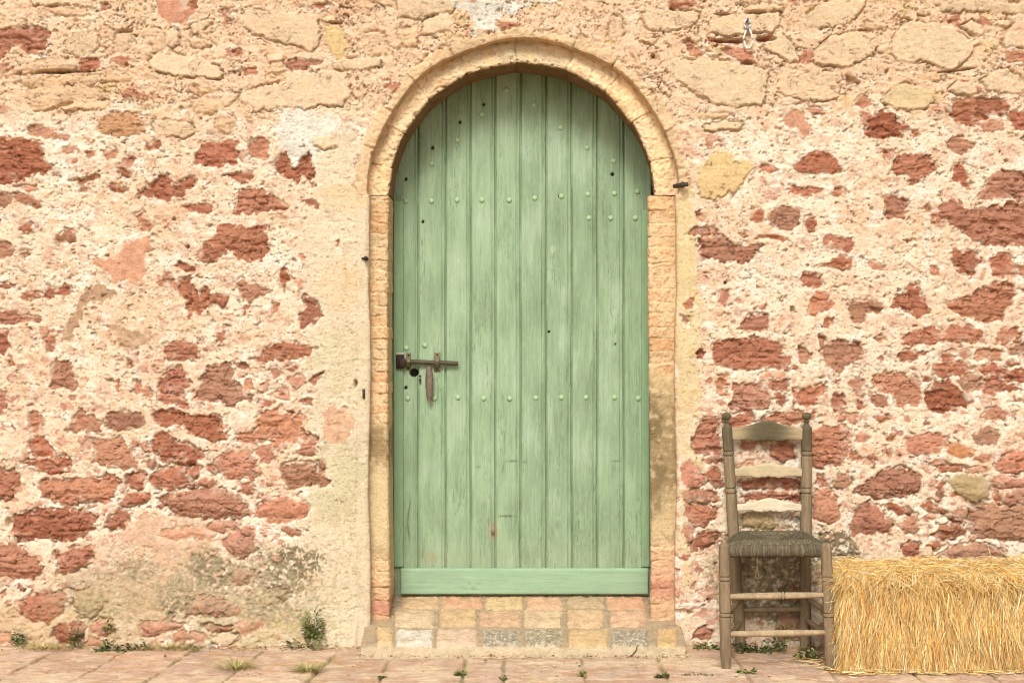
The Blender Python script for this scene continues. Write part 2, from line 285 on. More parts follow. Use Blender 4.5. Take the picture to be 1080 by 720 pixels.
r 751,378 752,363 760,357 780,357 810,356 822,361 828,370 833,380 838,388 832,392 815,388 795,390 772,389 757,387|r 734,372 739,366 743,372 742,379 736,379|r 842,378 842,363 850,367 857,378 852,383 845,382|b 865,365 864,353 869,352 870,362 885,358 905,360 909,370 904,384 895,385 888,390 878,390 870,385
r 754,406 759,397 766,394 767,405 765,417 758,415|P 800,395 815,390 831,393 830,398 815,399 803,402|r 769,432 772,420 773,403 790,404 805,402 812,412 818,420 812,430 800,432 785,436 772,438|r 806,405 815,400 832,400 831,413 818,412|r 815,413 828,415 830,425 823,431
r 836,412 840,410 850,410 862,405 870,403 870,412 862,420 860,428 845,427 838,425|b 894,405 898,398 906,401 915,410 918,416 910,418 900,413|r 876,430 878,417 888,415 891,420 890,434 882,435|r 766,440 775,437 795,435 800,445 790,450 770,452|r 801,440 820,436 840,433 860,433 862,440 845,448 820,446 803,444
r 730,465 735,450 742,439 757,439 760,455 762,475 755,482 735,482|r 850,465 855,452 880,448 893,449 895,470 893,485 880,490 862,494 850,488|p 718,488 726,485 737,492 748,505 748,510 735,515 720,513 718,500|r 741,485 757,480 765,488 745,489|r 742,500 745,493 760,495 764,510 755,515
r 781,470 785,464 797,465 795,477 785,476|r 800,465 809,463 808,476|r 812,470 825,463 838,468 838,482 825,489 815,482|P 775,490 790,484 800,482 795,490 780,492|r 778,508 800,503 830,502 845,505 845,517 820,515 785,516|r 782,521 810,517 845,520 850,528 810,528 784,526
r 860,510 863,500 870,502 871,512 865,514|b 878,508 885,500 898,502 900,510 890,516 880,514|r 945,375 952,368 965,370 983,371 970,377 962,383 953,382|r 990,380 992,371 1005,369 1010,377 1005,382|p 1009,373 1015,368 1024,370 1024,378 1016,380|r 1027,378 1032,368 1050,366 1057,372 1055,379 1040,380 1030,381
r 1063,365 1080,362 1080,377 1065,374|r 981,392 985,384 1000,381 1020,381 1028,388 1018,394 1000,398 985,396|r 1030,385 1045,384 1065,389 1080,388 1080,406 1065,402 1050,400 1037,394|r 1034,405 1043,398 1060,402 1075,408 1077,411 1062,412 1045,416 1036,414|r 1008,402 1020,394 1030,391 1035,402 1034,412 1022,414 1015,408
b 921,408 922,394 945,393 965,396 972,405 972,420 966,428 945,429 942,427 946,420 940,416 925,415|b 917,420 925,415 938,419 935,428 923,429|r 974,422 976,412 985,403 1000,400 1010,408 1018,418 1021,427 1010,433 995,436 982,434|b 1034,440 1042,430 1052,428 1060,433 1062,443 1048,443|b 1025,460 1032,453 1045,450 1056,458 1053,466 1040,470 1030,468
p 952,470 958,460 975,457 990,456 1002,462 1003,470 990,476 975,480 960,479|q 998,476 1003,468 1018,468 1030,475 1025,482 1010,483|p 901,460 908,454 920,460 915,466 905,467|r 934,463 940,456 945,459 943,466|p 928,475 934,469 942,480 940,483|r 916,480 922,476 925,487 921,495|r 896,472 905,479 904,487 896,483
r 882,438 893,435 894,443 884,445|p 894,437 903,434 904,447 897,447|r 903,422 911,417 913,428 906,434|r 921,440 935,436 943,442 925,443|r 922,357 930,353 935,359 928,361|r 925,378 930,374 935,381 929,382|r 970,397 977,395 983,400 975,402|r 1058,382 1075,380 1077,385 1065,386|r 1074,423 1080,419 1080,426
r 900,520 915,507 930,496 950,491 962,496 973,505 972,515 960,522 950,526 930,527 912,522|p 980,490 988,485 1000,488 1005,490 990,493|r 989,495 995,490 1018,490 1021,494 1010,498 992,498|p 1021,493 1035,491 1042,496 1035,500 1022,498|g 1001,505 1010,500 1035,502 1045,508 1043,520 1030,530 1018,526 1005,516
r 989,510 997,505 996,525 990,530|r 1050,490 1058,480 1070,475 1080,473 1080,498 1065,498 1050,497|p 1047,503 1060,502 1080,505 1080,512 1060,515 1048,513|p 1028,485 1035,477 1045,480 1043,488|r 1047,516 1055,515 1056,530 1052,535 1048,527|p 1060,520 1070,515 1080,514 1080,534 1065,536 1060,530
b 1021,545 1025,533 1045,530 1080,537 1080,574 1060,571 1045,567 1025,570 1021,555|r 995,542 1010,537 1023,535 1020,548 1008,550 998,546|r 969,533 980,527 990,532 1000,540 985,541|P 976,545 985,541 990,546 985,549|r 982,565 990,555 1005,550 1018,552 1020,562 1010,569 990,569
r 935,535 937,528 950,532 965,540 960,543 945,542|p 946,555 955,545 968,543 972,555 965,565 955,562|p 896,555 902,538 915,528 928,533 935,545 945,550 940,562 925,563 910,562 900,568|p 856,545 858,520 866,515 880,516 884,530 888,545 880,552 865,550
r 950,578 960,568 972,575 968,585 955,588|p 985,588 1005,575 1030,571 1055,578 1060,588|p 975,575 985,570 1000,572 985,582|y 970,585 980,576 985,580 982,590|b 720,525 722,517 740,516 755,518 758,528 745,531 725,530|r 723,545 724,532 740,531 755,535 756,545 745,555 730,557
r 721,560 724,553 730,555 733,568 725,572|r 726,575 740,562 755,558 761,565 745,578 730,582|r 715,585 730,584 730,589 717,589|g 778,555 785,543 810,540 820,552 815,560|r 730,672 735,662 745,660 752,668 748,675|p 821,675 822,645 835,640 845,645 845,675|r 822,622 835,616 845,620 848,635 825,635
y 418,0 480,0 478,12 470,15 450,18 440,20 420,18|y 447,22 455,17 475,15 480,24 470,32 455,38 445,35|o 418,30 440,28 440,48 425,50|l 470,0 590,0 585,6 560,5 545,12 530,15 520,33 495,36 500,20|y 640,45 645,15 655,18 660,35|o 672,42 695,40 690,48|o 662,50 670,48 680,75 683,80 672,70|y 698,85 708,98 705,102 695,92
p 930,620 960,615 980,625 975,650 945,655 930,645|r 985,600 1020,598 1030,620 1000,632 985,620|p 1035,600 1080,598 1080,635 1040,640|r 900,600 920,600 925,640 905,650|r 990,640 1030,645 1025,675 985,670
"""
KIND = {  # colour, height offset (m), roughness of face (m), edge warp (px), gap depth (m)
 'r': (A(194, 128, 98), -.005, .0115, 3.2, .0075), 'p': (A(214, 154, 126), -.001, .0070, 2.6, .0050), 'P': (A(228, 170, 134), .001, .0035, 3.2, .0025),
 'b': (A(190, 140, 110), -.004, .0095, 2.6, .0070), 'B': (A(228, 184, 136), .003, .0050, 2.2, .0060), 'y': (A(243, 212, 172), .0050, .0032, 1.6, .0110),
 'Y': (A(238, 204, 146), .004, .0040, 3.2, .0040), 'o': (A(240, 202, 160), .003, .0065, 2.2, .0080), 'l': (A(244, 236, 214), .002, .0030, 7.0, .0),
 'm': (A(210, 174, 134), -.001, .0035, 4.0, .0), 'k': (A(234, 182, 146), .001, .0050, 3.5, .0010), 'g': (A(196, 164, 118), .002, .0070, 3.5, .0050),
 'G': (A(228, 202, 154), .005, .0032, 1.8, .0090), 'q': (A(222, 164, 112), -.001, .0045, 2.2, .0040)}

U0, U1, V0, V1 = -120, 1200, -90, 690           # photo pixels covered by the wall
PIT = 1.0
us = np.arange(U0, U1+PIT, PIT); vs = np.arange(V1, V0-PIT, -PIT)
NU, NV = len(us), len(vs)
U, V = np.meshgrid(us, vs, indexing='ij')
def wall_fields():
    n60 = fbm(U/70, V/70, 1, 4); n90 = fbm(U/110, V/100, 11, 4); n14 = fbm(U/15, V/13, 21, 3); n5 = fbm(U/5, V/4.6, 31, 2)
    top = ss(150, 95, V+18*n60)
    n2 = fbm(U/2.4, V/2.2, 36, 2); H = .0055*n60+.0042*n14+.0017*n5+.0010*n2
    cream = A(255, 238, 208, 1.08); pink = A(244, 203, 160); white = A(255, 250, 232, 1.08)
    t = np.clip(.5+.9*n90+.35*n14, 0, 1)*.75+.25*top; t = np.clip(np.maximum(t, top*.75+.25*n14), 0, 1)[..., None]
    C = cream*(1-t)+pink*t
    C = C+(white-C)*(ss(.15, .5, fbm(U/26, V/24, 41, 3))*(1-.8*top)*.5)[..., None]
    # small aggregate in the lime: pebbles that stand out and holes where they fell out
    f1, f2, idv = worley(U/6.5, V/6, 51)
    peb = ss(.46, .26, f1+.12*n2)*(idv > .72)*ss(-.5, .2, n14+.1); H += .0030*peb
    pc = np.where((idv > .90)[..., None], A(206, 150, 112), np.where((idv > .81)[..., None], A(244, 214, 170), A(236, 204, 162)))
    C = C+(pc-C)*(peb*.5)[..., None]
    pit = ss(.40, .20, f1+.1*n2)*(idv < .16)*ss(-.3, .3, fbm(U/40, V/40, 61, 2)+.15); H -= .0090*pit
    f1, f2, idv = worley(U/15+.55*n14+.15*n5, V/11+.55*n60+.5*n14, 55)
    H += .0030*(np.minimum(f2-f1, .35)-.2)*top
    # grains of dark and red sand, doubling as painted shade of pits, and hair cracks
    sp = ss(.50, .75, fbm(U/2.9, V/2.5, 91, 2))*ss(-.45, .35, fbm(U/30, V/26, 93, 3)+.15*top); C = C+(A(176, 126, 88)-C)*(sp*.50)[..., None]; H -= .0016*sp
    sp = ss(.58, .78, fbm(U/2.2, V/2.0, 95, 2)); C = C+(A(112, 84, 62)-C)*(sp*.72)[..., None]; H -= .006*sp
    tn = ss(.0, .5, fbm(U/16, V/11, 97, 4)+.3*n14); C = C+(A(248, 210, 170)-C)*(tn*.55)[..., None]; H -= .0012*tn
    tn = ss(.15, .55, fbm(U/34, V/22, 98, 4)+.2*n5); C = C+(A(242, 194, 154)-C)*(tn*.42)[..., None]
    # crumbs of red stone left in the lime, thicker among the lower courses
    f1, f2, idv = worley(U/10+.35*n14, V/7.5+.35*n5+.3*n14, 57)
    zone = ss(110, 170, V)*(.35+.65*ss(330, 420, V)); fr = ss(.46, .34, f1+.13*n5+.1*n2)*(idv > .92-.20*zone)*zone
    fc = np.where((idv > .97)[..., None], A(182, 118, 94), np.where((idv > .91)[..., None], A(204, 142, 114), A(228, 172, 142)))
    C = C+(fc*(1+.15*n5[..., None])-C)*(fr*.9)[..., None]; H -= .0030*fr
    f1, f2, idv = worley(U/30+.35*n14+.2*n60, V/19+.4*n14+.2*n60, 261)
    hb = ss(.46, .26, f1+.16*n14+.10*n5)*(idv > .50)*ss(-.35, .25, fbm(U/9, V/8, 265, 3)+.1)*ss(95, 150, V)
    hc_ = np.where((idv > .8)[..., None], A(206, 146, 120), np.where((idv > .65)[..., None], A(226, 170, 140), A(236, 186, 150)))
    C = C+(hc_*(1+.10*n5[..., None])-C)*(hb*(.5+.2*ss(380, 450, V)))[..., None]; H += hb*(.0015+.003*fbm(U/12, V/6, 267, 3))
    # trowelled skin: smoother swept areas
    tr = ss(.0, .4, fbm(U/48, V/40, 58, 3)); H = H*(1-.45*tr)+.0018*tr
    q = fbm(U/34+.5*n14, V/26+.5*n14, 99, 3); hc = np.exp(-(q/.013)**2)*ss(.0, .35, fbm(U/38, V/38, 78, 2)); H -= .0080*hc; C = C*(1-.22*hc[..., None])
    # fragments of stone packed into the upper courses
    fr = ss(.40, .28, f1+.16*n5+.1*n2)*(idv > .66)*ss(-.4, .2, fbm(U/60, V/50, 66, 2)+.5*top-.15)
    fc = np.where((idv > .93)[..., None], A(200, 130, 100), np.where((idv > .84)[..., None], A(232, 180, 138), A(242, 208, 154)))
    fr *= np.maximum(top, (idv > .95)*1.0)
    C = C+(fc-C)*(fr*.85)[..., None]; H += .003*fr
    # cracks between the upper stones
    q = fbm(U/30+.8*n14, V/17+.8*n14, 71, 3); cr = np.exp(-(q/.022)**2)*ss(-.1, .25, fbm(U/45, V/40, 76, 2)); H -= .0130*cr*(.12+.88*top)
    q = fbm(U/46+.5*n14, V/8+.6*n14+.2*n60, 73, 3); cr = np.exp(-(q/.020)**2)*ss(.05, .3, fbm(U/40, V/22, 77, 2))*top; H -= .016*cr; C = C+(A(150, 104, 74)-C)*(.45*cr)[..., None]
    q = fbm(U/14, V/6, 74, 3); lay = ss(.1, .5, fbm(U/60, V/30, 79, 2))*top; H += .0045*q*lay
    # broad patches of plaster and growth: cx, cy, rx, ry, colour, how smooth
    lich = .75*fbm(U/8, V/7, 81, 4)+.55*fbm(U/3, V/3, 89, 2); lich2 = fbm(U/28, V/24, 86, 3)
    PATCH = [(363, 430, 36, 300, A(244, 226, 190), .75), (365, 600, 55, 110, A(244, 224, 186), .75), (360, 280, 40, 130, A(248, 226, 190), .5), (352, 500, 28, 50, A(228, 214, 172), .5), (350, 380, 30, 36, A(236, 220, 180), .4),
             (362, 208, 34, 16, A(248, 218, 172), .6), (358, 300, 22, 26, A(248, 216, 172), .5),
             (727, 420, 13, 190, A(246, 216, 160), .8), (722, 300, 12, 110, A(242, 216, 160), .7),
             (160, 598, 72, 46, A(234, 196, 160), .7), (190, 560, 60, 20, A(236, 194, 160), .7), (130, 650, 50, 30, A(226, 192, 146), .4), (40, 660, 60, 26, A(228, 194, 150), .2),
             (270, 655, 60, 30, A(218, 196, 146), .6), (140, 358, 18, 8, A(206, 168, 130), .2)]
    PM = np.zeros_like(U)
    for cx, cy, rx, ry, c, s in PATCH:
        d = np.sqrt(((U-cx)/rx)**2+((V-cy)/ry)**2)+.30*n14+.26*lich2+.10*n5
        k = ss(1.12, .88, d); C = C+(c*(1+.06*n14+.05*n5+.04*n2)[..., None]-C)*(k*(.55+.45*ss(-.4, .3, n14+n60)))[..., None]; H = H*(1-.62*s*k)+.004*s*k; PM = np.maximum(PM, k*s)
    o1 = ss(-.05, .5, fbm(U/34, V/26, 271, 4)); C = C+(A(212, 198, 150)-C)*(o1*PM*(.12+.38*np.exp(-((V-420)/70)**2)))[..., None]
    o1 = ss(.1, .5, fbm(U/26, V/34, 275, 4)); C = C+(A(250, 230, 188)-C)*(o1*PM*.6)[..., None]
    o1 = ss(.25, .6, fbm(U/12, V/40, 277, 3))*PM; C = C+(A(196, 170, 120)-C)*(o1*.35)[..., None]
    q = fbm(U/46+.3*n14, V/40+.3*n14, 281, 3); hc = np.exp(-(q/.008)**2)*PM*ss(-.1, .3, fbm(U/40, V/40, 285, 2)); H -= .007*hc; C = C*(1-.35*hc[..., None])
    sp = ss(.56, .74, fbm(U/2.6, V/2.4, 287, 2))*PM; H -= .004*sp; C = C+(A(140, 116, 80)-C)*(sp*.6)[..., None]
    H += .0016*PM*fbm(U/22, V/9, 289, 3)
    # stones
    wx = fbm(U/9, V/9, 101, 3); wy = fbm(U/9, V/9, 111, 3); wx2 = vn(U/2.6, V/2.6, 121)-.5; wy2 = vn(U/3.1, V/3.1, 122)-.5; wx3 = fbm(U/5.5, V/5.5, 123, 2); wy3 = fbm(U/5.5, V/5.5, 125, 2)
    bed = ridge(U/38+.4*n14, V/9+.5*n14, 131, 4)-.6; rf = fbm(U/11, V/9, 141, 4); cv = fbm(U/24, V/15, 151, 4); gm = fbm(U/20, V/20, 161, 2)
    strat = fbm(U/60, V/5.5, 171, 3)
    q1, q2, qid = worley(U/17+.35*n14+.1*n5, V/8+.5*n14+.3*n60+.1*n5, 181); fac = qid-.5; fed = q2-q1
    q1, q2, qid = worley(U/7+.3*n14, V/4.2+.3*n14, 185); fac2 = qid-.5
    SM = np.zeros_like(U)
    items = []
    for line in STONES.strip().splitlines():
        for s in line.split('|'):
            p = s.split(); items.append((p[0], [tuple(map(float, q.split(','))) for q in p[1:]]))
    # the same masonry carries on past the edges of the photograph
    ext = []
    for k, P in items:
        a = np.array(P); mx = a[:, 0].mean(); my = a[:, 1].mean()
        if mx < 135 and a[:, 0].min() > 1: ext.append((k, [(x+1081, y) for x, y in P]))
        if mx > 955 and a[:, 0].max() < 1079: ext.append((k, [(x-1081, y) for x, y in P]))
        if my < 95 and a[:, 1].min() > 1: ext.append((k, [(x, -y) for x, y in P]))
    rs = np.random.default_rng(5)
    for k, P in items+ext:
        c0, off, rg, wp, gap = KIND[k]
        a = np.array(P)
        big = min(1.0, math.sqrt(np.ptp(a[:, 0])*np.ptp(a[:, 1]))/40)
        a[:, 0] = np.where(a[:, 0] <= 0.5, -14, np.where(a[:, 0] >= 1079.5, 1096, a[:, 0])) if (a[:, 0].max() > 1079 or a[:, 0].min() < 1) and a[:, 0].max() < 1081 and a[:, 0].min() > -1 else a[:, 0]
        i0 = max(0, int((a[:, 0].min()-14-U0)/PIT)); i1 = min(NU, int((a[:, 0].max()+14-U0)/PIT)+1)
        j0 = max(0, int((V1-a[:, 1].max()-14)/PIT)); j1 = min(NV, int((V1-a[:, 1].min()+14)/PIT)+1)
        if i1 <= i0 or j1 <= j0: continue
        s = (slice(i0, i1), slice(j0, j1)); u = U[s]; v = V[s]
        wq = wp*(.45+.55*big)
        sd = poly_sd(a, u+wq*wx[s]+2.2*wx2[s]+.9*wx3[s], v+wq*wy[s]+2.2*wy2[s]+.9*wy3[s])+big*(1.9*rf[s]+1.5*wx[s])
        low = ss(430, 520, a[:, 1].mean())
        jit = rs.normal(0, 1, 6)
        jc = .35 if k in 'yGYlo' else 1
        if k in 'rbp':
            r_ = rs.random(); c0 = c0+((A(190, 140, 112) if r_ < .20 else A(212, 152, 118) if r_ < .42 else A(180, 114, 84) if r_ < .56 else c0)-c0)*.75
        col = c0*(1+.075*jc*jit[0])*np.array((1, 1+.05*jc*jit[1], 1+.06*jc*jit[1]+.03*jc*jit[2]))
        soft = .65+(2.0*ss(.25, .7, gm[s]+.3*wx[s]) if k in 'rpbPBkg' else 0); m = ss(soft, -soft, sd+.5*(soft-.7)+.8*soft*wx3[s]*(soft > 1.2))
        ctr = a.mean(0); w_, h_ = np.ptp(a[:, 0])/2+1, np.ptp(a[:, 1])/2+1
        tilt = .0022*jit[3]*(u-ctr[0])/w_+.0028*jit[4]*(v-ctr[1])/h_
        edge = ss(0, 9*big+2, -sd)*(0 if k in 'yG' else 1)
        red = k in 'rpbBkqP'
        hs_ = off+.0025*jit[5]+tilt+(.010*low+.003)*edge*big+rg*(.45*rf[s]+(.7*bed[s]+.45*strat[s]+.85*fac[s]+.35*fac2[s] if k in 'rbBo' else .22*strat[s]+(.45*fac[s]+.2*fac2[s] if k in 'pqg' else 0)))-(.0055*np.exp(-(fed[s]/.05)**2)*big*ss(-.2, .2, fac2[s]) if k in 'rbBpq' else 0)
        if k in 'rbpB': hs_ = hs_-.011*np.exp(-((cv[s]+.1*jit[1])/.030)**2)*big*ss(-.2, .3, gm[s]+.2)-.008*np.exp(-((strat[s]+.15*jit[2])/.05)**2)*big*ss(0, .4, wx[s]+.1)
        if k in 'yGYo': hs_ = hs_-.009*np.exp(-((cv[s]+.35+.1*jit[1])/.014)**2)*big
        hs_ = hs_+.0012*n5[s]+.0006*n2[s]
        hm = H[s]
        if red: C[s] = C[s]+(A(255, 238, 212, 1.05)-C[s])*(np.exp(-np.maximum(sd, 0)/5)*ss(-.2, .4, rf[s]+wy[s])*(.7-.4*ss(560, 620, v)))[..., None]
        if red: hm = hm+.0028*np.exp(-np.maximum(sd, 0)/4)*(1-low)
        hh = hm*(1-m)+hs_*m
        gmask = ss(-.25, .25, gm[s]+.25*(v-ctr[1])/h_)
        hh -= gap*1.25*np.exp(-((sd-.5)/1.1)**2)*(.10+1.0*gmask)*(1+.8*low)
        if k in 'lmk': hh = hm*(1-.4*m)+.4*m*hs_
        H[s] = hh
        cc = col*(1+.22*cv[s]+.10*n5[s]+.08*n2[s])[..., None]
        if red:
            pale = ss(.25, .7, rf[s]+.5*wx[s])[..., None]*.45; cc = cc+(A(226, 170, 136)-cc)*pale
            dk = ss(.3, .8, -rf[s]+.6*cv[s])[..., None]*.35; cc = cc+(A(164, 106, 82)-cc)*dk
            gk = ss(.1, .5, wy[s]+.4*cv[s])[..., None]*.35; cc = cc+(A(180, 136, 104)-cc)*gk
            sm = ss(.35, .62, .6*wy3[s]+.5*wx[s]+.9*ss(-4.5, .5, sd)-.35)[..., None]; cc = cc+(A(238, 196, 154)-cc)*sm*.7
        elif k in 'yYGo':
            st = ss(.15, .7, cv[s]+.4*gm[s])[..., None]*.4; cc = cc+(A(234, 196, 148)-cc)*st
            st = ss(.5, .75, wx2[s]*1.2+.4*wx3[s])[..., None]*.3; cc = cc+(A(216, 172, 122)-cc)*st
            st = ss(.2, .7, -cv[s]+.4*wx[s])[..., None]*.45; cc = cc+(A(246, 218, 174)-cc)*st
        C[s] = C[s]+(cc-C[s])*m[..., None]
        if k not in 'lmk': SM[s] = np.maximum(SM[s], m)
    # thin flat stones standing round the arch
    rx = U-(540+.045*260); ry = (360+260*CAM_H-1.836*260)-V
    rr = np.hypot(rx, ry); th = np.degrees(np.arctan2(ry, rx))
    JA = [-2, 9, 24, 38, 55, 71, 86, 100, 117, 134, 148, 163, 182]
    seg = np.digitize(th, JA); sw = np.array([0, 11, 9, 14, 10, 14, 9, 12, 10, 13, 9, 13, 14, 0], float)
    wd = sw[np.clip(seg, 0, 13)]
    outer = 163.5+wd+2.6*wx+1.6*wx2+1.2*wx3
    inr = (th > -2) & (th < 182)
    m = ss(.9, -.9, rr-outer)*inr
    near = np.full(U.shape, 99.)
    for q in JA[1:-1]: near = np.minimum(near, np.abs(th-q+.5*wy)*rr*PI/180)
    tone = np.array([0, .1, -.3, .2, .4, -.1, .3, .1, -.2, .3, 0, .2, .1, 0])[np.clip(seg, 0, 13)]
    rc = A(240, 207, 162)*(1+.22*tone+.16*cv+.08*n5)[..., None]
    rc = rc+(A(236, 184, 128)-rc)*(.5*ss(.1, .6, wy))[..., None]
    H = np.where(m > 0, H*(1-m)+(.004+.009*tone+.0050*rf+.0022*n5)*m, H)
    H -= .010*np.exp(-((rr-outer-.6)/1.2)**2)*inr*ss(-.3, .3, gm)*(rr > 165)
    H -= .013*np.exp(-(near/1.2)**2)*m*ss(-.5, .3, gm+.2)
    C = C+(rc-C)*m[..., None]
    # lichen and grey growth low on the wall, plus painted seat shade behind the chair
    def grow(regs, c, thr, amt):
        nonlocal C, H
        mk_ = np.zeros_like(U)
        for cx, cy, rx_, ry_ in regs:
            mk_ = np.maximum(mk_, ss(1.15, .45, np.hypot((U-cx)/rx_, (V-cy)/ry_)+.3*lich2))
        k = mk_*ss(thr, thr+.22, lich+.45*mk_-.2); C = C+(c*(1+.25*n5[..., None])-C)*(k*amt)[..., None]; H += .0015*k*n5
    grow([(225, 605, 40, 30), (300, 605, 50, 42), (185, 625, 30, 30), (140, 600, 36, 16), (290, 640, 40, 30), (880, 580, 40, 26), (765, 605, 26, 50), (815, 600, 50, 32), (810, 640, 40, 30)], A(168, 150, 114), -.08, .7)
    grow([(310, 600, 44, 34), (225, 600, 34, 26), (180, 640, 16, 14), (880, 575, 36, 24), (815, 605, 56, 60)], A(122, 110, 82), .10, .8)  # the patch behind the chair also carries the shade under the seat
    grow([(370, 480, 30, 180), (340, 640, 60, 40), (100, 655, 60, 26), (360, 370, 34, 34), (800, 552, 34, 18)], A(216, 202, 156), .05, .25)
    grow([(240, 625, 110, 55), (120, 625, 90, 40), (815, 610, 70, 60)], A(196, 180, 142), -.25, .5)
    # holes left by missing stones
    for cx, cy, rx_, ry_ in ((898, 85, 6, 3.6), (719, 646, 11, 3.5), (9, 551, 3, 6), (198, 323-63, 2, 2), (905, 87, 2, 2), (836, 326, 2, 3), (765, 298, 1.6, 1.6), (689, 60, 2, 2), (132, 33, 8, 2), (55, 76, 14, 2), (80, 75, 24, 1.5), (770, 43, 18, 2.2), (808, 41, 10, 2.4), (762, 15, 7, 1.3), (800, 13, 8, 1.6), (788, 66, 7, 2), (355, 24, 6, 1.6), (1010, 74, 18, 1.3), (375, 405, 2, 5)):
        k = ss(1.25, .75, np.hypot((U-cx)/rx_, (V-cy+.12*(U-cx)*(cx > 1000))/ry_)+.25*wx); H -= .030*k
    # bottom few courses batter out a little where wall meets paving
    # pits and short dark cracks, everywhere but on the smooth plaster
    f1, f2, idv = worley(U/8.5+.4*n5, V/7+.4*n14, 291); pt = ss(.26, .12, f1+.12*n2)*(idv > .91)*(1-.8*PM)*(1-.6*SM); H -= .010*pt; C = C+(A(150, 110, 82)-C)*(.4*pt)[..., None]
    q = fbm(U/20+.6*n14, V/9+.6*n14, 295, 3); ck = np.exp(-(q/.016)**2)*ss(.12, .38, fbm(U/24, V/16, 297, 2))*(1-PM)*(1-.7*SM); H -= .009*ck
    H = H*1.08
    H += .012*ss(640, 690, V)*(1-SM)
    return H, C
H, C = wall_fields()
# opening for the door
CX, CZ, RO = .045, 1.836, .632
XL, XR = -.580, .667
Wx = (U-540)/260.0; Wz = CAM_H+(360-V)/260.0
def opening_sd(x, z):
    jx = .004*np.sin(z*7)+.003*(fbm(z*9, z*0+3.3, 3, 3))
    arch = np.hypot(x-CX, z-CZ)-(RO+.004*np.sin(np.arctan2(z-CZ, x-CX)*9)+.003*fbm(np.arctan2(z-CZ, x-CX)*14, z*0+1.1, 5, 2))
    t = ss(CZ-.12, CZ+.02, z)
    side = np.maximum((XL-x)+jx, (x-XR)+jx)
    return np.where(z > CZ, arch, side*(1-t)+np.maximum(side, np.abs(x-CX)-RO)*t)
SD = opening_sd(Wx, Wz)
# arris of the opening is worn round
ARZ = ss(CZ-.06, CZ+.02, Wz)
H = H-(.012-.009*ARZ)*ss(.016, 0, SD)**2
H = np.where(SD < .05, H*(.55+.45*ARZ), H)
co = np.stack([Wx, -H, Wz], -1).reshape(-1, 3).copy()
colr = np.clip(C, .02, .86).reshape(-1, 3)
Q = gridq(NU, NV)
sdv = SD.ravel()
keep = sdv[Q].mean(1) > 0
Q = Q[keep]
# border of the opening: snap onto the outline, then turn it back into the wall
E = np.concatenate([Q[:, [0, 1]], Q[:, [1, 2]], Q[:, [2, 3]], Q[:, [3, 0]]])
key = np.sort(E, 1); code = key[:, 0].astype(np.int64)*10000000+key[:, 1]
un, idx, cnt = np.unique(code, return_index=True, return_counts=True)
BE = E[idx[cnt == 1]]
hol = (np.abs(sdv[BE]).max(1) < .03)
ii = BE // NV; jj = BE % NV
outer_b = ((ii == 0) | (ii == NU-1)).all(1) | ((jj == NV-1)).all(1) | ((jj == 0)).all(1)
HB = BE[hol & ~outer_b]
bv = np.unique(HB)
for _ in range(3):
    x, z = co[bv, 0], co[bv, 2]; e = 1e-4
    d = opening_sd(x, z); gx = (opening_sd(x+e, z)-d)/e; gz = (opening_sd(x, z+e)-d)/e
    co[bv, 0] -= np.clip(d*gx, -.006, .006); co[bv, 2] -= np.clip(d*gz, -.006, .006)
def skirt(B, depth, colr_):
    global co, colr, Q
    vv = np.unique(B); mp = {}; n0 = len(co); rows = []
    nst = 4
    for s in range(1, nst+1):
        p = co[vv].copy(); p[:, 1] = p[:, 1]*(1-s/nst)+depth*s/nst
        if s in (1, 2): p[:, 1] += .002*RNG.normal(size=len(vv))
        rows.append(p)
    lut = -np.ones(n0, np.int64); lut[vv] = np.arange(len(vv))
    base = n0; L = len(vv)
    co = np.concatenate([co]+rows)
    colr = np.concatenate([colr]+[colr_[vv]]*nst)
    fs = []
    a, b = B[:, 0], B[:, 1]
    for s in range(nst):
        ta = a if s == 0 else base+(s-1)*L+lut[a]; tb = b if s == 0 else base+(s-1)*L+lut[b]
        fs.append(np.stack([tb, ta, base+s*L+lut[a], base+s*L+lut[b]], 1))
    Q = np.concatenate([Q]+fs)
skirt(HB, .125, colr.copy())
OB = BE[outer_b]
skirt(OB, .46, colr.copy())
# back of the wall
nb = len(co); x0, x1, z0, z1 = Wx.min(), Wx.max(), Wz.min(), Wz.max()
co = np.concatenate([co, [(x0, .46, z0), (x1, .46, z0), (x1, .46, z1), (x0, .46, z1)]]); colr = np.concatenate([colr, np.tile(A(190, 160, 120), (4, 1))])
Q = np.concatenate([Q, [[nb+1, nb, nb+3, nb+2]]])
used = np.unique(Q); lut = -np.ones(len(co), np.int64); lut[used] = np.arange(len(used))
wall = empty('stone_wall', (0, 0, 0))
tag(wall, 'old rubble wall of red and tan stones in crumbling cream lime mortar, round the door', 'wall')
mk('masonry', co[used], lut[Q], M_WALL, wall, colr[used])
# ironwork let into the wall
m = MB(); m.tube([(X(712), .02, Z(196)), (X(718), -.03, Z(196)), (X(724.5), -.035, Z(195.5))], [.009, .010, .008], 8, A(80, 66, 52)); m.tube([(X(719), -.034, Z(199)), (X(719), -.034, Z(193))], .008, 8, A(70, 58, 46)); m.build('hinge_pin', M_IRON, wall)
m = MB(); m.tube([(X(386.5), .02, Z(273)), (X(386.5), -.03, Z(273))], [.008, .009], 8, A(60, 50, 40)); m.tube([(X(382), -.006, Z(272.5)), (X(386.5), -.022, Z(273))], .004, 6, A(60, 50, 40)); m.build('iron_peg', M_IRON, wall)
m = MB(); m.box(X(382.5), X(385), -.012, .01, Z(420), Z(410), A(90, 64, 44)); m.build('iron_staple', M_IRON, wall)

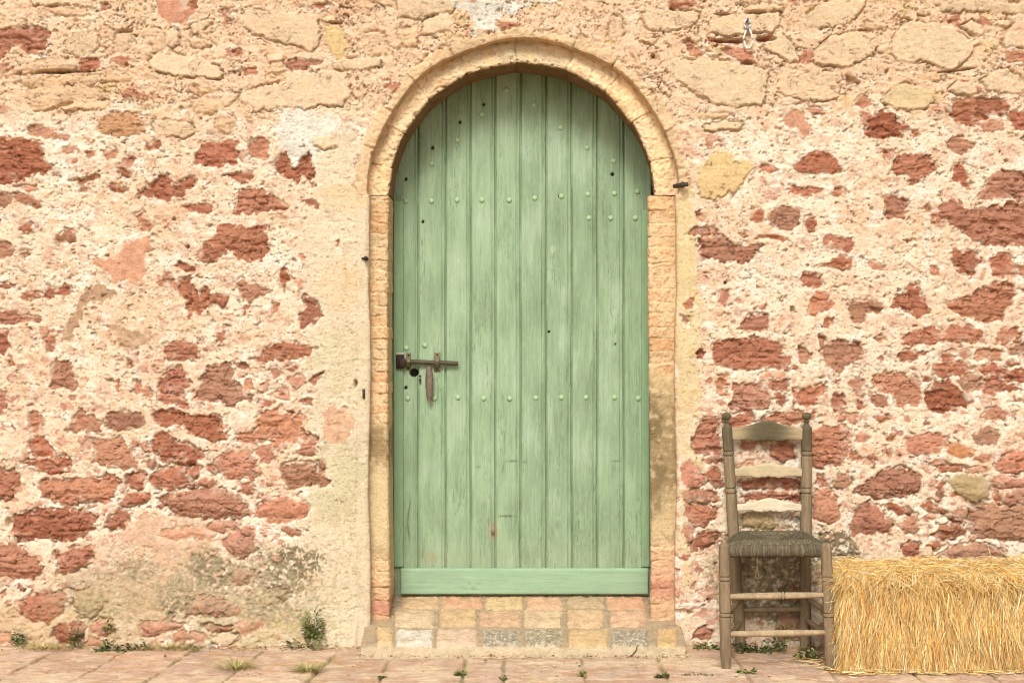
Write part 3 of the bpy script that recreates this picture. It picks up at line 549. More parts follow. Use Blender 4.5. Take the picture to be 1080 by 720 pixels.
# ------------------------------------------------------------------ dressed surround of the door
sur = empty('door_surround', (0, 0, 0))
tag(sur, 'tan stone arch and brick jambs framing the green door', 'door surround')
def profile(nf, nr):
    """cross-section: face from outside to arris, arris, reveal to the back. returns (t outward, y) with t = distance outside the arris"""
    P = []
    for k in range(nf): P.append((.165-(.165-.014)*k/(nf-1), .068-.018*k/(nf-1)))
    for k in range(1, 6):
        a = PI/2*k/6; P.append((.014*(1-math.sin(a)), .050+.014*(1-math.cos(a))))
    for k in range(nr): P.append((0, .064+.211*k/(nr-1)))
    P += [(.002, .2765), (.02, .277), (.044, .277), (.046, .279), (.046, .35), (.046, .42)]
    return np.array(P)
PR = profile(44, 44)       # 44 points of face, 5 of arris, 44 of reveal, 6 of rebate
sl_ = np.concatenate([[0], np.cumsum(np.hypot(*np.diff(PR, axis=0).T))])       # arc length along the section
NOR = np.zeros_like(PR); NOR[:44] = (0, -1); NOR[49:93] = (-1, 0); NOR[91] *= .5; NOR[92] *= 0
for k in range(5): a = PI/2*(k+1)/6; NOR[44+k] = (-math.sin(a), -math.cos(a))
RI = .5400
def surround_part(name, L, place, joints, jw, colorf, rough, par=sur, step=.0036):
    n = int(L/step)+1; s = np.linspace(0, L, n)
    SS, TT = np.meshgrid(s, sl_, indexing='ij')
    d, c = colorf(SS, TT)
    P = np.zeros(SS.shape+(3,))
    for i in range(n):
        t = PR[:, 0]-NOR[:, 0]*0; P[i] = place(s[i], PR[:, 0]+NOR[:, 0]*d[i], PR[:, 1]+NOR[:, 1]*d[i])
    F = gridq(n, len(PR))
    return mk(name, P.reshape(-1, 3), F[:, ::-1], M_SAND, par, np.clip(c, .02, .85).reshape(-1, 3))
def brick_fields(seed, zlist, paint, jd=.008):
    """courses of thin brick; paint(z, t) -> list of (mask, colour, smooth)"""
    def f(s, t):
        z = s
        wob = .006*fbm(t*14, z*8, seed, 3)
        zz = z+wob
        near = np.full(s.shape, 9.); idx = np.zeros(s.shape, int)
        for q in zlist: near = np.minimum(near, np.abs(zz-q)); idx += (zz > q)
        rnd = np.random.default_rng(seed).normal(0, 1, len(zlist)+2)[idx]
        rnd2 = np.random.default_rng(seed+7).normal(0, 1, len(zlist)+2)[idx]
        a = fbm(t*28, z*28, seed+1, 4); b = fbm(t*90, z*90, seed+5, 3); c3 = fbm(t*9, z*6, seed+9, 3)
        open_ = ss(-.35, .35, fbm(t*20, z*22, seed+13, 2)+.15)
        open_ = np.clip(open_*(.15+1.0*ss(.06, .16, t)), 0, 1); d = .0022*rnd+.0050*a+.0026*b-jd*np.exp(-(near/.0030)**2)*(.05+.95*open_)
        base = A(232, 190, 142)*(1+.06*rnd+.14*a+.06*b)[..., None]*np.stack([np.ones_like(a), 1+.05*rnd2, 1+.09*rnd2], -1)
        base = base+(A(230, 204, 158)-base)*(.6*ss(-.3, .4, c3))[..., None]
        base = base+(A(176, 122, 76)-base)*(.5*ss(.2, .6, -b-.3*a))[..., None]
        mj = (np.exp(-(near/.006)**2)*(1-open_)*.7)[..., None]; base = base+(A(246, 216, 164)-base)*mj
        for k, col, sm in paint(z, t, a, c3):
            d = d*(1-sm*k)+(.002+.004*c3+.0012*b)*sm*k; base = base+(col-base)*k[..., None]
        d = np.where(t > .16, np.minimum(d*.6, .004), d)
        return d, base
    return f
def jamb_place(xin, sgn):
    def p(s, t, y):
        q = np.zeros((len(t), 3)); lean = .006*math.sin(s*2.1+sgn)
        q[:, 0] = xin+sgn*(t+lean)+max(0, sgn)*.11*np.maximum(y-.05, 0); q[:, 1] = y; q[:, 2] = s-.05; return q
    return p
def zs(rows): return sorted([Z(r, .08)+.05 for r in rows])
def paintL(z, t, a, c3):
    zp = 360-(z-.05-CAM_H)*FPX/(DIST+.08)
    k1 = ss(448, 462, zp+14*c3)*ss(594, 580, zp+10*c3)
    k2 = ss(500, 475, zp+20*a)*k1; k3 = ss(590, 630, zp)*.5
    red = np.exp(-((zp-640)/9)**2)*.8; bro = k1*ss(-.1, .5, a+c3)*.6
    return [(k1, A(226, 200, 152), 1.0), (k2*.8, A(150, 122, 82), .6), (bro*.6, A(168, 142, 100), .3), (k1*ss(.1, .5, a)*.5, A(236, 214, 170), 0), (k3, A(220, 182, 138), 0), (red, A(212, 146, 122), 0)]
def paintR(z, t, a, c3):
    zp = 360-(z-.05-CAM_H)*FPX/(DIST+.08)
    k1 = ss(385, 402, zp+14*c3)*ss(578, 566, zp+10*c3)
    k2 = k1*ss(555, 500, zp+16*a)*ss(-.75, .1, a+.6*c3+.3); k3 = ss(566, 590, zp)*.7
    red = np.exp(-((zp-618)/12)**2)*.7
    return [(k1, A(216, 190, 142), 1.0), (k2*.85*ss(388, 450, zp+26*a+14*c3), A(158, 136, 96), .6), (k1*ss(.0, .4, c3+.4*a)*.6*ss(400, 450, zp+20*a), A(122, 102, 70), 0), (k1*ss(.15, .5, -a)*.4, A(230, 206, 160), 0), (k3, A(226, 182, 142), 0), (red, A(204, 138, 114), 0)]
JL = zs([212, 225, 236, 247, 262, 275, 286, 297, 309, 322, 333, 345, 358, 369, 380, 392, 404, 415, 425, 436, 447, 457, 590, 602, 618, 632, 648, 660])
JR = zs([222, 236, 251, 262, 278, 290, 305, 318, 330, 345, 357, 370, 383, 397, 576, 590, 606, 620, 636, 650])
surround_part('jamb', CZ+.05-.001, jamb_place(-.5025, -1), None, None, brick_fields(201, JL, paintL), 0)
surround_part('jamb', CZ+.05-.001, jamb_place(.5615, 1), None, None, brick_fields(233, JR, paintR), 0)
VJ = np.radians([0, 14, 33, 51, 70, 92, 114, 134, 152, 168, 180])
def arch_place(s, t, y):
    th = s/RI; i = int(np.clip(np.searchsorted(VJ, th, 'right')-1, 0, len(VJ)-2))
    mid = .5*(VJ[i]+VJ[i+1]); half = .5*(VJ[i+1]-VJ[i])
    fac = .55                                                # each voussoir has a nearly straight inner edge
    r0 = RI*(1-fac+fac*math.cos(half*.97)/math.cos(th-mid))
    tt = np.clip(t/.12, 0, 1)
    r = r0*(1-tt)+RI*tt+t
    q = np.zeros((len(t), 3)); q[:, 0] = .039+r*np.cos(th)+.10*np.maximum(y-.05, 0)*max(0, math.cos(th)); q[:, 1] = y; q[:, 2] = CZ+.003+r*np.sin(th); return q
def arch_field(s, t):
    th = s/RI; near = np.full(s.shape, 9.); idx = np.zeros(s.shape, int)
    wob = .012*fbm(t*10, s*3, 301, 2)
    for q in VJ[1:-1]: near = np.minimum(near, np.abs(th+wob-q)*RI); idx += (th+wob > q)
    r1 = np.random.default_rng(4).normal(0, 1, 14)[idx]; r2 = np.random.default_rng(9).normal(0, 1, 14)[idx]
    a = fbm(t*18, s*14, 311, 4); b = fbm(t*80, s*80, 321, 3); c3 = fbm(t*7, s*4, 331, 3)
    d = .0025*r1+.0085*a+.0026*b-.010*np.exp(-(near/.0022)**2)*ss(-.4, .3, a+.2)
    chip = ss(.25, .6, fbm(t*30, s*30, 341, 2))*np.exp(-((t-.165)/.02)**2); d -= .016*chip; d -= .005*ss(.25, .6, fbm(t*55, s*55, 371, 2))
    d = d*(.45+.55*ss(.01, .06, t))*np.where(t > .15, .7, 1)
    base = A(246, 214, 168)*1.04*(1+.07*r1+.14*a+.08*b)[..., None]*np.stack([np.ones_like(a), 1+.03*r2, 1+.06*r2], -1)
    base = base+(A(248, 220, 164)-base)*(.6*ss(0, .5, c3))[..., None]
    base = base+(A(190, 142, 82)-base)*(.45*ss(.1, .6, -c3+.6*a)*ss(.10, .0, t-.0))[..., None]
    base = base+(A(214, 150, 98)-base)*(.4*ss(.25, .55, fbm(t*16, s*9, 361, 3)))[..., None]
    thd = np.degrees(th); gr = np.exp(-((thd-100)/17)**2)*ss(-.2, .4, a+.25)*(t < .158)
    base = base+(A(206, 190, 160)-base)*(.75*gr)[..., None]
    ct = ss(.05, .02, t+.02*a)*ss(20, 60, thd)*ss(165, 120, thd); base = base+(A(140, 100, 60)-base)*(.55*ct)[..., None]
    rv = ss(.150, .185, t+.01*a); base = base+(A(120, 90, 58)*(1+.25*a[..., None])-base)*(.88*rv)[..., None]; og = np.exp(-((t-.012)/.022)**2); base = base+(A(170, 128, 78)-base)*(.55*og*ss(-.5, .3, c3+a+.2))[..., None]  # rv: dirt brown deepened to paint in the shade of the arch underside
    return d, base
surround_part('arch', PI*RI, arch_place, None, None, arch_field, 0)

# ------------------------------------------------------------------ the door
YD = .300
def dx(px): return X(px, YD)
def dz(py): return Z(py, YD)
door = empty('wooden_door', (CX, YD, dz(627)))
tag(door, 'arched green plank door with weathered paint and a low kick board', 'door')
def chd(o, p=door):
    o.parent = p; o.matrix_parent_inverse = p.matrix_world.inverted(); return o
bpy.context.view_layer.update()
from mathutils import Matrix
def attach(o, p):
    bpy.context.view_layer.update(); o.parent = p; o.matrix_parent_inverse = p.matrix_world.inverted(); return o
JX = [441, 470, 496.5, 522.5, 549, 576, 603, 630, 658]
def plank_panel():
    x0, x1 = dx(412), dx(687); z0 = dz(628)
    xs = np.linspace(x0, x1, 372); nz = 520
    t = np.linspace(0, 1, nz)
    zt = CZ-.005+np.sqrt(np.maximum(.575**2-(xs-.047)**2, 0)); zt = np.minimum(zt, 2.43)
    Xg, Tg = np.meshgrid(xs, t, indexing='ij'); Zg = z0+(zt[:, None]-z0)*Tg
    px = 540+Xg*FPX/(DIST+YD); py = 360-(Zg-CAM_H)*FPX/(DIST+YD)
    pl = np.zeros_like(px, int); dep = np.zeros_like(px); joint = np.full(px.shape, 99.)
    for j in JX:
        wv = j+.25*np.sin(Zg*5+j)
        pl += px > wv
        dep += .014*np.exp(-((px-wv)/.80)**2)+.008*np.exp(-((px-wv+3.8)/.60)**2)-.0012*np.exp(-((px-wv+1.9)/.9)**2)
        joint = np.minimum(joint, np.abs(px-wv))
    rs = np.random.default_rng(12); r1 = rs.normal(0, 1, 12)[pl]; r2 = rs.random(12)[pl]*40
    gx = Xg*120+r2*3+.8*fbm(Xg*8+r2, Zg*1.5, 401, 2); gz = Zg*2.4+r2
    grain = fbm(gx, gz, 411, 4); fine = fbm(gx*3.1, gz*3.5, 421, 3); blot = fbm(Xg*9+r2, Zg*3.2, 431, 4); big = fbm(Xg*3, Zg*1.6, 441, 3)
    crack = np.exp(-(grain/.035)**2)*ss(.05, .5, fbm(Xg*14+r2, Zg*2+r2, 451, 3)+.22*ss(1.2, .2, Zg))
    dep += .0010*grain+.0005*fine+.0022*crack+.0012*r1*.6
    base = A(152, 177, 138)
    c = base*(1+.05*r1+.09*blot+.05*big)[..., None]
    c = c+(A(178, 198, 164)-c)*(.55*ss(.0, .55, blot+.5*grain))[..., None]
    c = c+(A(126, 148, 110)-c)*(.36*ss(.1, .6, -blot+.6*grain))[..., None]
    c = c+(A(102, 122, 84)-c)*(.65*crack)[..., None]
    c = c+(A(118, 138, 96)-c)*(.55*ss(.35, .7, fine-.5*blot)*ss(.3, -.2, big))[..., None]
    gd = np.exp(-(joint/1.1)**2)*ss(-.5, .3, fbm(Xg*5, Zg*4, 461, 3)+.2); c = c+(A(110, 128, 88)-c)*(.55*gd)[..., None]
    # worn knots and bare spots
    for kx, ky, rx, ry, cc, k in ((521, 560, 5, 9, A(182, 150, 120), .6), (520, 562, 1.8, 3, A(90, 66, 50), .9), (455, 588, 9, 7, A(178, 164, 124), .5), (446, 584, 1, 6, A(120, 96, 70), .7), (470, 590, 2, 4, A(130, 108, 80), .5), (540, 486, 7, 1.3, A(104, 118, 84), .8), (533, 544, 7, 1.0, A(90, 98, 70), .8), (553, 487, 3, 1.5, A(104, 118, 84), .6), (505, 492, 4, 1.2, A(110, 124, 88), .6),
                                  (593, 437, 3, 4, A(112, 132, 92), .5), (583, 263, 3, 4, A(192, 206, 168), .5), (483, 275, 3, 5, A(190, 204, 162), .5), (484, 118, 3, 4, A(122, 140, 100), .4), (648, 496, 3, 8, A(112, 130, 92), .45), (588, 553, 3, 5, A(116, 136, 96), .4), (650, 486, 6, 1.2, A(100, 116, 82), .6), (461, 356, 2, 14, A(178, 192, 112), .4)):
        d = np.hypot((px-kx)/rx, (py-ky)/ry)+.5*fine+.6*blot; q = ss(1.3, .3, d)*k; c = c+(cc-c)*q[..., None]
    sc = ss(.30, .55, fbm(px/2.2+r2, py/9, 471, 3)+.25*ss(480, 600, py)+.10*big); c = c+(A(170, 180, 142)-c)*(.35*sc)[..., None]; dep += .0006*sc
    sp_ = ss(560, 600, py+14*blot); c = c+(A(160, 158, 120)-c)*(.28*sp_)[..., None]
    # open split on the lock-side plank and screw holes, bored into the boards
    sp = np.exp(-((px-431.5-1.5*np.sin(py/9))/.5)**2)*ss(520, 535, py)*ss(575, 560, py); dep += .006*sp; c = c+(A(84, 84, 60)-c)*(.8*sp)[..., None]
    for hx, hy, r, dp in ((510, 110, 1.5, .02), (485, 129, 1.5, .02), (456, 156, 1.6, .02), (428, 189, 1.5, .02), (646, 184, 1.7, .02), (446, 234, 1.3, .02), (436.5, 393, 4.3, .06), (428, 409, 1.6, .02), (443, 403, 1.0, .02), (443, 397, .9, .02), (579, 350, 1.1, .02), (649, 363, .9, .01), (590, 207, 1.2, .01)):
        d = np.hypot(px-hx, (py-hy)/(1 if r != 1.0 else 4)); q = ss(r+.45, r-.45, d); dep += dp*q; c = c+(A(70, 52, 38)-c)*(q*.9)[..., None]
    Yg = YD+dep
    Vv = np.stack([Xg, Yg, Zg], -1).reshape(-1, 3); n = len(xs)
    F = gridq(n, nz)
    rim = np.concatenate([np.arange(n)*nz, (n-1)*nz+np.arange(1, nz), (np.arange(n-1)[::-1])*nz+nz-1, np.arange(1, nz-1)[::-1]])
    bk = Vv[rim].copy(); bk[:, 1] = YD+.07; nb = len(Vv); m = len(rim)
    k = np.arange(m); k2 = (k+1) % m
    F2 = np.stack([rim[k2], rim[k], nb+k, nb+k2], 1)
    Vv = np.concatenate([Vv, bk, [[CX, YD+.07, 1.2]]])
    F3 = np.stack([nb+k2, nb+k, np.full(m, nb+m), np.full(m, nb+m)], 1)
    cc = np.concatenate([c.reshape(-1, 3), np.tile(base, (m+1, 1))])
    me_f = [list(f) for f in np.concatenate([F, F2])]+[list(f[:3]) for f in F3]
    return mk('plank_panel', Vv, me_f, M_DOOR, None, np.clip(cc, .01, .8))
attach(plank_panel(), door)
def painted_board(name, x0, x1, z0, z1, y0, y1, c, seed, horizontal=False):
    nx = max(8, int((x1-x0)/.004)); nz = max(8, int((z1-z0)/.006)); b = .004
    xs = np.concatenate([[x0], np.linspace(x0+b, x1-b, nx), [x1]]); zs_ = np.concatenate([[z0], np.linspace(z0+b, z1-b, nz), [z1]])
    Xg, Zg = np.meshgrid(xs, zs_, indexing='ij')
    g = fbm(Xg*(3 if horizontal else 120), Zg*(120 if horizontal else 3), seed, 4); bl = fbm(Xg*9, Zg*9, seed+4, 3)
    Yg = y0+.0008*g+.0006*bl
    edge = np.zeros_like(Xg, bool); edge[0] = edge[-1] = True; edge[:, 0] = edge[:, -1] = True
    Yg = np.where(edge, y0+b*.8, Yg)
    col = c*(1+.08*bl+.05*g)[..., None]
    cr = np.exp(-(g/.03)**2)*ss(.2, .6, bl); col = col+(A(104, 124, 88)-col)*(.5*cr)[..., None]; Yg = Yg+.0015*cr
    Vv = np.stack([Xg, Yg, Zg], -1).reshape(-1, 3); nX, nZ = Xg.shape; F = gridq(nX, nZ)
    rim = np.concatenate([np.arange(nX)*nZ, (nX-1)*nZ+np.arange(1, nZ), (np.arange(nX-1)[::-1])*nZ+nZ-1, np.arange(1, nZ-1)[::-1]])
    bk = Vv[rim].copy(); bk[:, 1] = y1; nb = len(Vv); m = len(rim); k = np.arange(m); k2 = (k+1) % m
    F = np.concatenate([F, np.stack([rim[k2], rim[k], nb+k, nb+k2], 1)])
    return mk(name, np.concatenate([Vv, bk]), F, M_KICK if horizontal else M_DOOR, None, np.clip(np.concatenate([col.reshape(-1, 3), np.tile(c, (m, 1))]), .01, .8))
attach(painted_board('kick_board', X(422.5, YD-.03), X(684, YD-.03), Z(626.5, YD-.03), Z(599.5, YD-.03), YD-.030, YD-.002, A(158, 186, 148), 501, True), door)
attach(painted_board('edge_batten', dx(415), dx(425.6), dz(597.5), dz(212), YD-.014, YD+.004, A(146, 175, 132), 511), door)
attach(painted_board('edge_batten', dx(676.2), dx(685.2), dz(597.5), dz(222), YD-.014, YD+.004, A(146, 175, 132), 521), door)
def stud_mesh():
    m = MB(); P = []; R = []
    for k in range(7): a = PI/2*k/6; P.append((0, -.0068*math.sin(a), 0)); R.append(max(.0004, .0112*math.cos(a)))
    P = [(0, .004, 0)]+P; R = [.0112]+R
    m.tube(P, R, 12, A(172, 198, 150)); return m.build('stud', M_DOOR)
st0 = stud_mesh(); first = True
ST = [(428, 212), (455, 212), (482, 211), (508, 211), (537, 211), (564, 209), (592, 207), (620, 205), (648, 204), (672, 202), (455, 173), (482, 148), (508, 121), (534, 95), (563, 111), (591, 135), (619, 156), (647, 170),
      (621, 230), (644, 230), (670, 230), (430, 420), (458, 420), (483, 419), (510, 420), (537.5, 420), (565, 419.5), (592, 419), (618, 419), (648, 419), (673, 420), (448, 364), (428.5, 367)]
for x, y in ST:
    o = st0 if first else st0.copy()
    if not first: COL.objects.link(o)
    first = False
    o.location = (dx(x), YD-.0005, dz(y)); o.parent = door; o.matrix_parent_inverse = Matrix.Translation(-door.location)
# sliding bolt
bolt = empty('sliding_bolt', (dx(430), YD-.02, dz(382))); attach(bolt, door)
IR = A(96, 84, 66); YB = YD-.020
m = MB(); m.tube([(dx(424), YB, dz(381)), (dx(440), YB, dz(381.4)), (dx(482.5), YB, dz(383)), (dx(483.5), YB, dz(383))], [.0095, .0095, .0092, .007], 12, IR); attach(m.build('rod', M_IRON), bolt)
m = MB(); m.box(dx(418.3), dx(426.6), YD-.030, YD-.0145, dz(388.5), dz(374), A(48, 38, 30)); m.box(dx(418), dx(427), YD-.034, YD-.026, dz(374.2), dz(371.6), A(190, 184, 160)); m.box(dx(422), dx(428), YD-.034, YD-.028, dz(387), dz(378), A(70, 54, 40)); attach(m.build('keeper', M_IRON), bolt)
def guide(px, pa, pb, wd):
    m = MB(); m.box(dx(px-wd), dx(px+wd), YD-.006, YD+.002, dz(pb), dz(pa), A(134, 122, 88))
    zc = dz(382); pts = [(dx(px), YD-.004, zc+.017), (dx(px), YB-.004, zc+.0155), (dx(px), YB-.0125, zc+.006), (dx(px), YB-.0125, zc-.006), (dx(px), YB-.004, zc-.0155), (dx(px), YD-.004, zc-.017)]
    for off in (-.004, 0, .004): m.tube([(p[0]+off, p[1], p[2]) for p in pts], .0036, 6, A(150, 134, 98))
    m.tube([(dx(px), YD-.004, dz(pa+2.5)), (dx(px), YD-.010, dz(pa+2.5))], [.006, .003], 8, A(70, 56, 42)); m.tube([(dx(px), YD-.004, dz(pb-1.8)), (dx(px), YD-.010, dz(pb-1.8))], [.006, .003], 8, A(110, 96, 70))
    return m.build('guide_staple', M_IRON)
attach(guide(431, 372, 390, 2.4), bolt); attach(guide(461.2, 371.5, 391.5, 3.2), bolt)
m = MB(); pts = []; rad = []
for k in range(16):
    t = k/15; pts.append((dx(453)+.002*t, YB-.013-.006*math.sin(PI*t), dz(385+38.5*t))); rad.append(.004+.0125*math.sin(PI*min(1, t*.93+.06))**.6)
V_ = []; F_ = []
for (x, y, z), r in zip(pts, rad):
    for k in range(12): a = 2*PI*k/12; V_.append((x+r*math.cos(a), y+.45*r*math.sin(a), z))
for i in range(15):
    for k in range(12): F_.append((i*12+k, i*12+(k+1) % 12, (i+1)*12+(k+1) % 12, (i+1)*12+k))
F_.append(tuple(range(12))); F_.append(tuple(15*12+k for k in range(12))[::-1])
m.add(V_, F_, A(128, 112, 92)); m.tube([(dx(452), YB, dz(386)), (dx(453), YB-.012, dz(386.5))], .007, 8, IR); attach(m.build('handle', M_IRON), bolt)

# ------------------------------------------------------------------ doorstep
step = empty('doorstep', (CX, -.1, 0))
tag(step, 'sloping cobbled doorstep of worn setts in cement below the green door', 'doorstep')
def ramp(y): return .046+(.164-.046)*np.clip((y+.165)/.48, 0, 1)
def doorstep():
    xs = np.linspace(-.595, .685, 330); ys = np.concatenate([np.linspace(-.168, .40, 200)])
    Xg, Yg = np.meshgrid(xs, ys, indexing='ij')
    # a point on the ramp, as the photo sees it
    zr = ramp(Yg); PX = 540+Xg*FPX/(DIST+Yg); PY = 360+(CAM_H-zr)*FPX/(DIST+Yg)
    a = fbm(Xg*20, Yg*20, 601, 4); b = fbm(Xg*90, Yg*90, 611, 3)
    h = .0045*a+.0025*b
    c = A(190, 166, 132)*(1+.12*a+.12*b)[..., None]
    k = ss(.1, .6, fbm(Xg*5, Yg*9, 615, 3)); c = c+(A(196, 168, 122)-c)*(.6*k)[..., None]
    T = [((398, 662, 414, 681), A(238, 200, 144)), ((694, 663, 713, 681), A(238, 196, 130)),
         ((418, 664, 456, 681), A(244, 232, 208)), ((461, 663, 502, 681), A(242, 206, 172)), ((510, 664, 547, 681), A(202, 188, 158)), ((555, 663, 592, 680), A(204, 188, 146)), ((600, 663, 640, 680), A(234, 196, 138)), ((646, 664, 683, 681), A(200, 186, 156)),
         ((417, 643, 457, 661), A(240, 210, 166)), ((464, 643, 502, 660), A(232, 194, 140)), ((506, 644, 549, 660), A(230, 184, 144)), ((553, 643, 592, 661), A(236, 204, 158)), ((599, 643, 636, 661), A(238, 198, 150)), ((644, 644, 681, 660), A(244, 196, 156)),
         ((424, 629, 463, 641), A(228, 190, 140)), ((466, 629, 509, 641), A(236, 178, 134)), ((512, 629, 552, 642), A(232, 200, 144)), ((556, 629, 593, 642), A(240, 188, 146)), ((598, 629, 638, 640), A(206, 178, 136)), ((641, 629, 680, 642), A(238, 180, 138))]
    wx = fbm(PX/8, PY/6, 621, 3); wy = fbm(PX/8, PY/6, 631, 3)
    rs = np.random.default_rng(3)
    for (x0, y0, x1, y1), cc in T:
        cx, cy = (x0+x1)/2, (y0+y1)/2; qx = np.abs(PX+1.6*wx-cx)-(x1-x0)/2+2.0; qy = (np.abs(PY+1.2*wy-cy)-(y1-y0)/2+1.2)*1.5
        sd = np.hypot(np.maximum(qx, 0), np.maximum(qy, 0))+np.minimum(np.maximum(qx, qy), 0)-2
        m = ss(.8, -.8, sd); e = ss(0, 6, -sd); tl = rs.normal(0, .0015)
        h = h*(1-m)+(.0025+.003*e+.0045*a+.0022*b+tl)*m-.006*np.exp(-((sd-.3)/1.0)**2)*ss(-.5, .3, wx+.2)
        q = (cc*.80+.20*A(214, 186, 154))*.97*(1+.16*a+.10*wx+.14*b)[..., None]; dt = ss(.1, .6, fbm(PX/14, PY/7, 655, 3)+.2*b)[..., None]; q = q+(A(196, 168, 130)-q)*dt*.5
        if cc[0] < A(205.5, 0, 0)[0]:                          # grey setts still carry lime
            lw = ss(-.1, .6, .7*fbm(PX/5, PY/3, 641, 3)+.6*fbm(PX/1.8, PY/1.3, 645, 2)+.3*ss(-3, 0, sd)); q = q*.62; gs = ss(-.1, .6, fbm(PX/2.2, PY/1.6, 647, 2)); q = q*(1+.5*gs[..., None]); q = q+(A(232, 218, 190)-q)*(lw*.8)[..., None]
        if cc[2] > A(0, 0, 200)[2]:
            dw = ss(.1, .4, fbm(PX/9, PY/3, 651, 3)-.2); q = q+(A(180, 170, 152)-q)*(dw*.6)[..., None]
        c = c+(q-c)*m[..., None]
    Zg = ramp(Yg)+h
    front = ss(-.150, -.168, Yg); Zg = Zg-.006*front
    # plan of the step: between the jambs behind, wider in front
    Vt = np.stack([Xg, Yg, Zg], -1)
    wl = np.where(Yg < -.02, -.587, -.587); 
    V_ = Vt.reshape(-1, 3); cc = c.reshape(-1, 3); nx, ny = Xg.shape
    F = gridq(nx, ny)
    rim = np.concatenate([np.arange(nx)*ny, (nx-1)*ny+np.arange(1, ny), (np.arange(nx-1)[::-1])*ny+ny-1, np.arange(1, ny-1)[::-1]])
    m = len(rim); k = np.arange(m); k2 = (k+1) % m; prev = rim; VV = [V_]; CC = [cc]; FF = [F]; nb = len(V_)
    for s in range(1, 7):
        p = V_[rim].copy(); p[:, 2] = p[:, 2]*(1-s/6)+(-.02)*s/6
        nzz = .0016*fbm(p[:, 0]*22, p[:, 2]*22, 661, 3); p[:, 1] += np.where(p[:, 1] < -.16, nzz-.004*(s/6), 0)
        VV.append(p); CC.append(A(226, 204, 166)*(1+.12*fbm(p[:, 0]*7, p[:, 2]*14, 671, 3))[:, None])
        FF.append(np.stack([prev[k2], prev[k], nb+k, nb+k2], 1)); prev = nb+k; nb += m
    return mk('sett_paving', np.concatenate(VV), np.concatenate(FF), M_STEP, None, np.clip(np.concatenate(CC), .02, .85))
attach(doorstep(), step)

# ------------------------------------------------------------------ ground
def pavement():
    xs = np.arange(-2.35, 2.36, .0055); ys = np.concatenate([np.arange(-2.2, -.72, .02), np.arange(-.72, .03, .0055)])
    Xg, Yg = np.meshgrid(xs, ys, indexing='ij')
    a = fbm(Xg*14, Yg*14, 701, 4); b = fbm(Xg*70, Yg*70, 711, 3); big = fbm(Xg*2.2, Yg*3, 721, 3); mid = fbm(Xg*6, Yg*9, 731, 3)
    jpx = [-160, -110, -40, 31, 108, 182, 260, 342, 408, 490, 531, 614, 697, 780, 868, 950, 1030, 1110, 1180]
    jx = [(p-540)*5.69/FPX for p in jpx]
    wob = .006*fbm(Xg*5, Yg*5, 741, 3)
    col = np.zeros_like(Xg, int); near = np.full(Xg.shape, 9.)
    for k, q in enumerate(jx):
        lean = .10*(Yg+.3)*(q < -.6); xx = Xg+wob-lean
        col += xx > q; near = np.minimum(near, np.abs(xx-q)*1.0)
    rs = np.random.default_rng(21); sh = rs.uniform(-.05, .07, 30)
    row = np.zeros_like(Xg, int)
    for base in (-.27, -.62, -1.0, -1.4, -1.8):
        yy = Yg+wob-(base+sh[np.clip(col, 0, 29)])+.03*Xg*0
        row += yy < 0; near = np.minimum(near, np.abs(yy))
    rid = (col*7+row*13) % 40; r1 = rs.normal(0, 1, 40)[rid]; r2 = rs.normal(0, 1, 40)[rid]
    jm = np.exp(-(near/.0045)**2)*ss(-.4, .4, fbm(Xg*9, Yg*9, 751, 2)+.3)
    Zg = .0022*r1+.0035*a+.0010*b-.013*jm+.004*big
    flake = ss(.15, .25, mid+.2*r2); Zg -= .003*flake
    pt = ss(.35, .7, fbm(Xg*110, Yg*70, 771, 2)); Zg -= .0018*pt
    c = A(214, 180, 152)*(1-.26*pt+.06*r1+.09*a+.05*b)[..., None]*np.stack([np.ones_like(a), 1+.03*r2, 1+.05*r2], -1)
    c = c+(A(206, 160, 118)-c)*(.55*flake)[..., None]
    c = c+(A(240, 212, 172)-c)*(.6*ss(.0, .5, big+.4*a))[..., None]
    c = c+(A(196, 156, 112)-c)*(.5*ss(.1, .6, -big+.5*mid)*ss(-.3, -1.2, Xg))[..., None]
    gm = ss(-.1, .4, fbm(Xg*7, Yg*12, 761, 3)); jc = A(170, 140, 98)*(1-gm[..., None])+A(120, 124, 66)*gm[..., None]
    c = c+(jc-c)*(np.exp(-(near/.008)**2)*.8*ss(-.6, .3, fbm(Xg*9, Yg*9, 751, 2)+.3))[..., None]
    bl = ss(.0, .5, fbm(Xg*8, Yg*14, 775, 4)); c = c+(A(238, 210, 176)-c)*(bl*.5)[..., None]
    bl = ss(.15, .5, fbm(Xg*11, Yg*18, 777, 4)); c = c+(A(186, 148, 112)-c)*(bl*.4)[..., None]; Zg -= .0015*bl
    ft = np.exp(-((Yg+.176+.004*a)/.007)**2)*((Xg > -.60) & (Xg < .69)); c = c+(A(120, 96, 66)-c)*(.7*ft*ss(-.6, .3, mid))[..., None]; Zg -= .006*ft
    dirt = ss(-.05, .0, Yg+.03*a); c = c+(A(176, 148, 104)-c)*(.7*dirt)[..., None]; Zg += .008*dirt
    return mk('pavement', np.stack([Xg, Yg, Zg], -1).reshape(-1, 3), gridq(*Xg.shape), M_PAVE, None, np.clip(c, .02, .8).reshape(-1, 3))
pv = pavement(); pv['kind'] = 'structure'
g = 60.0
gr = mk('ground', [(-g, -g, -.03), (g, -g, -.03), (g, g, -.03), (-g, g, -.03)], [(0, 1, 2, 3)], M_EARTH); gr['kind'] = 'structure'

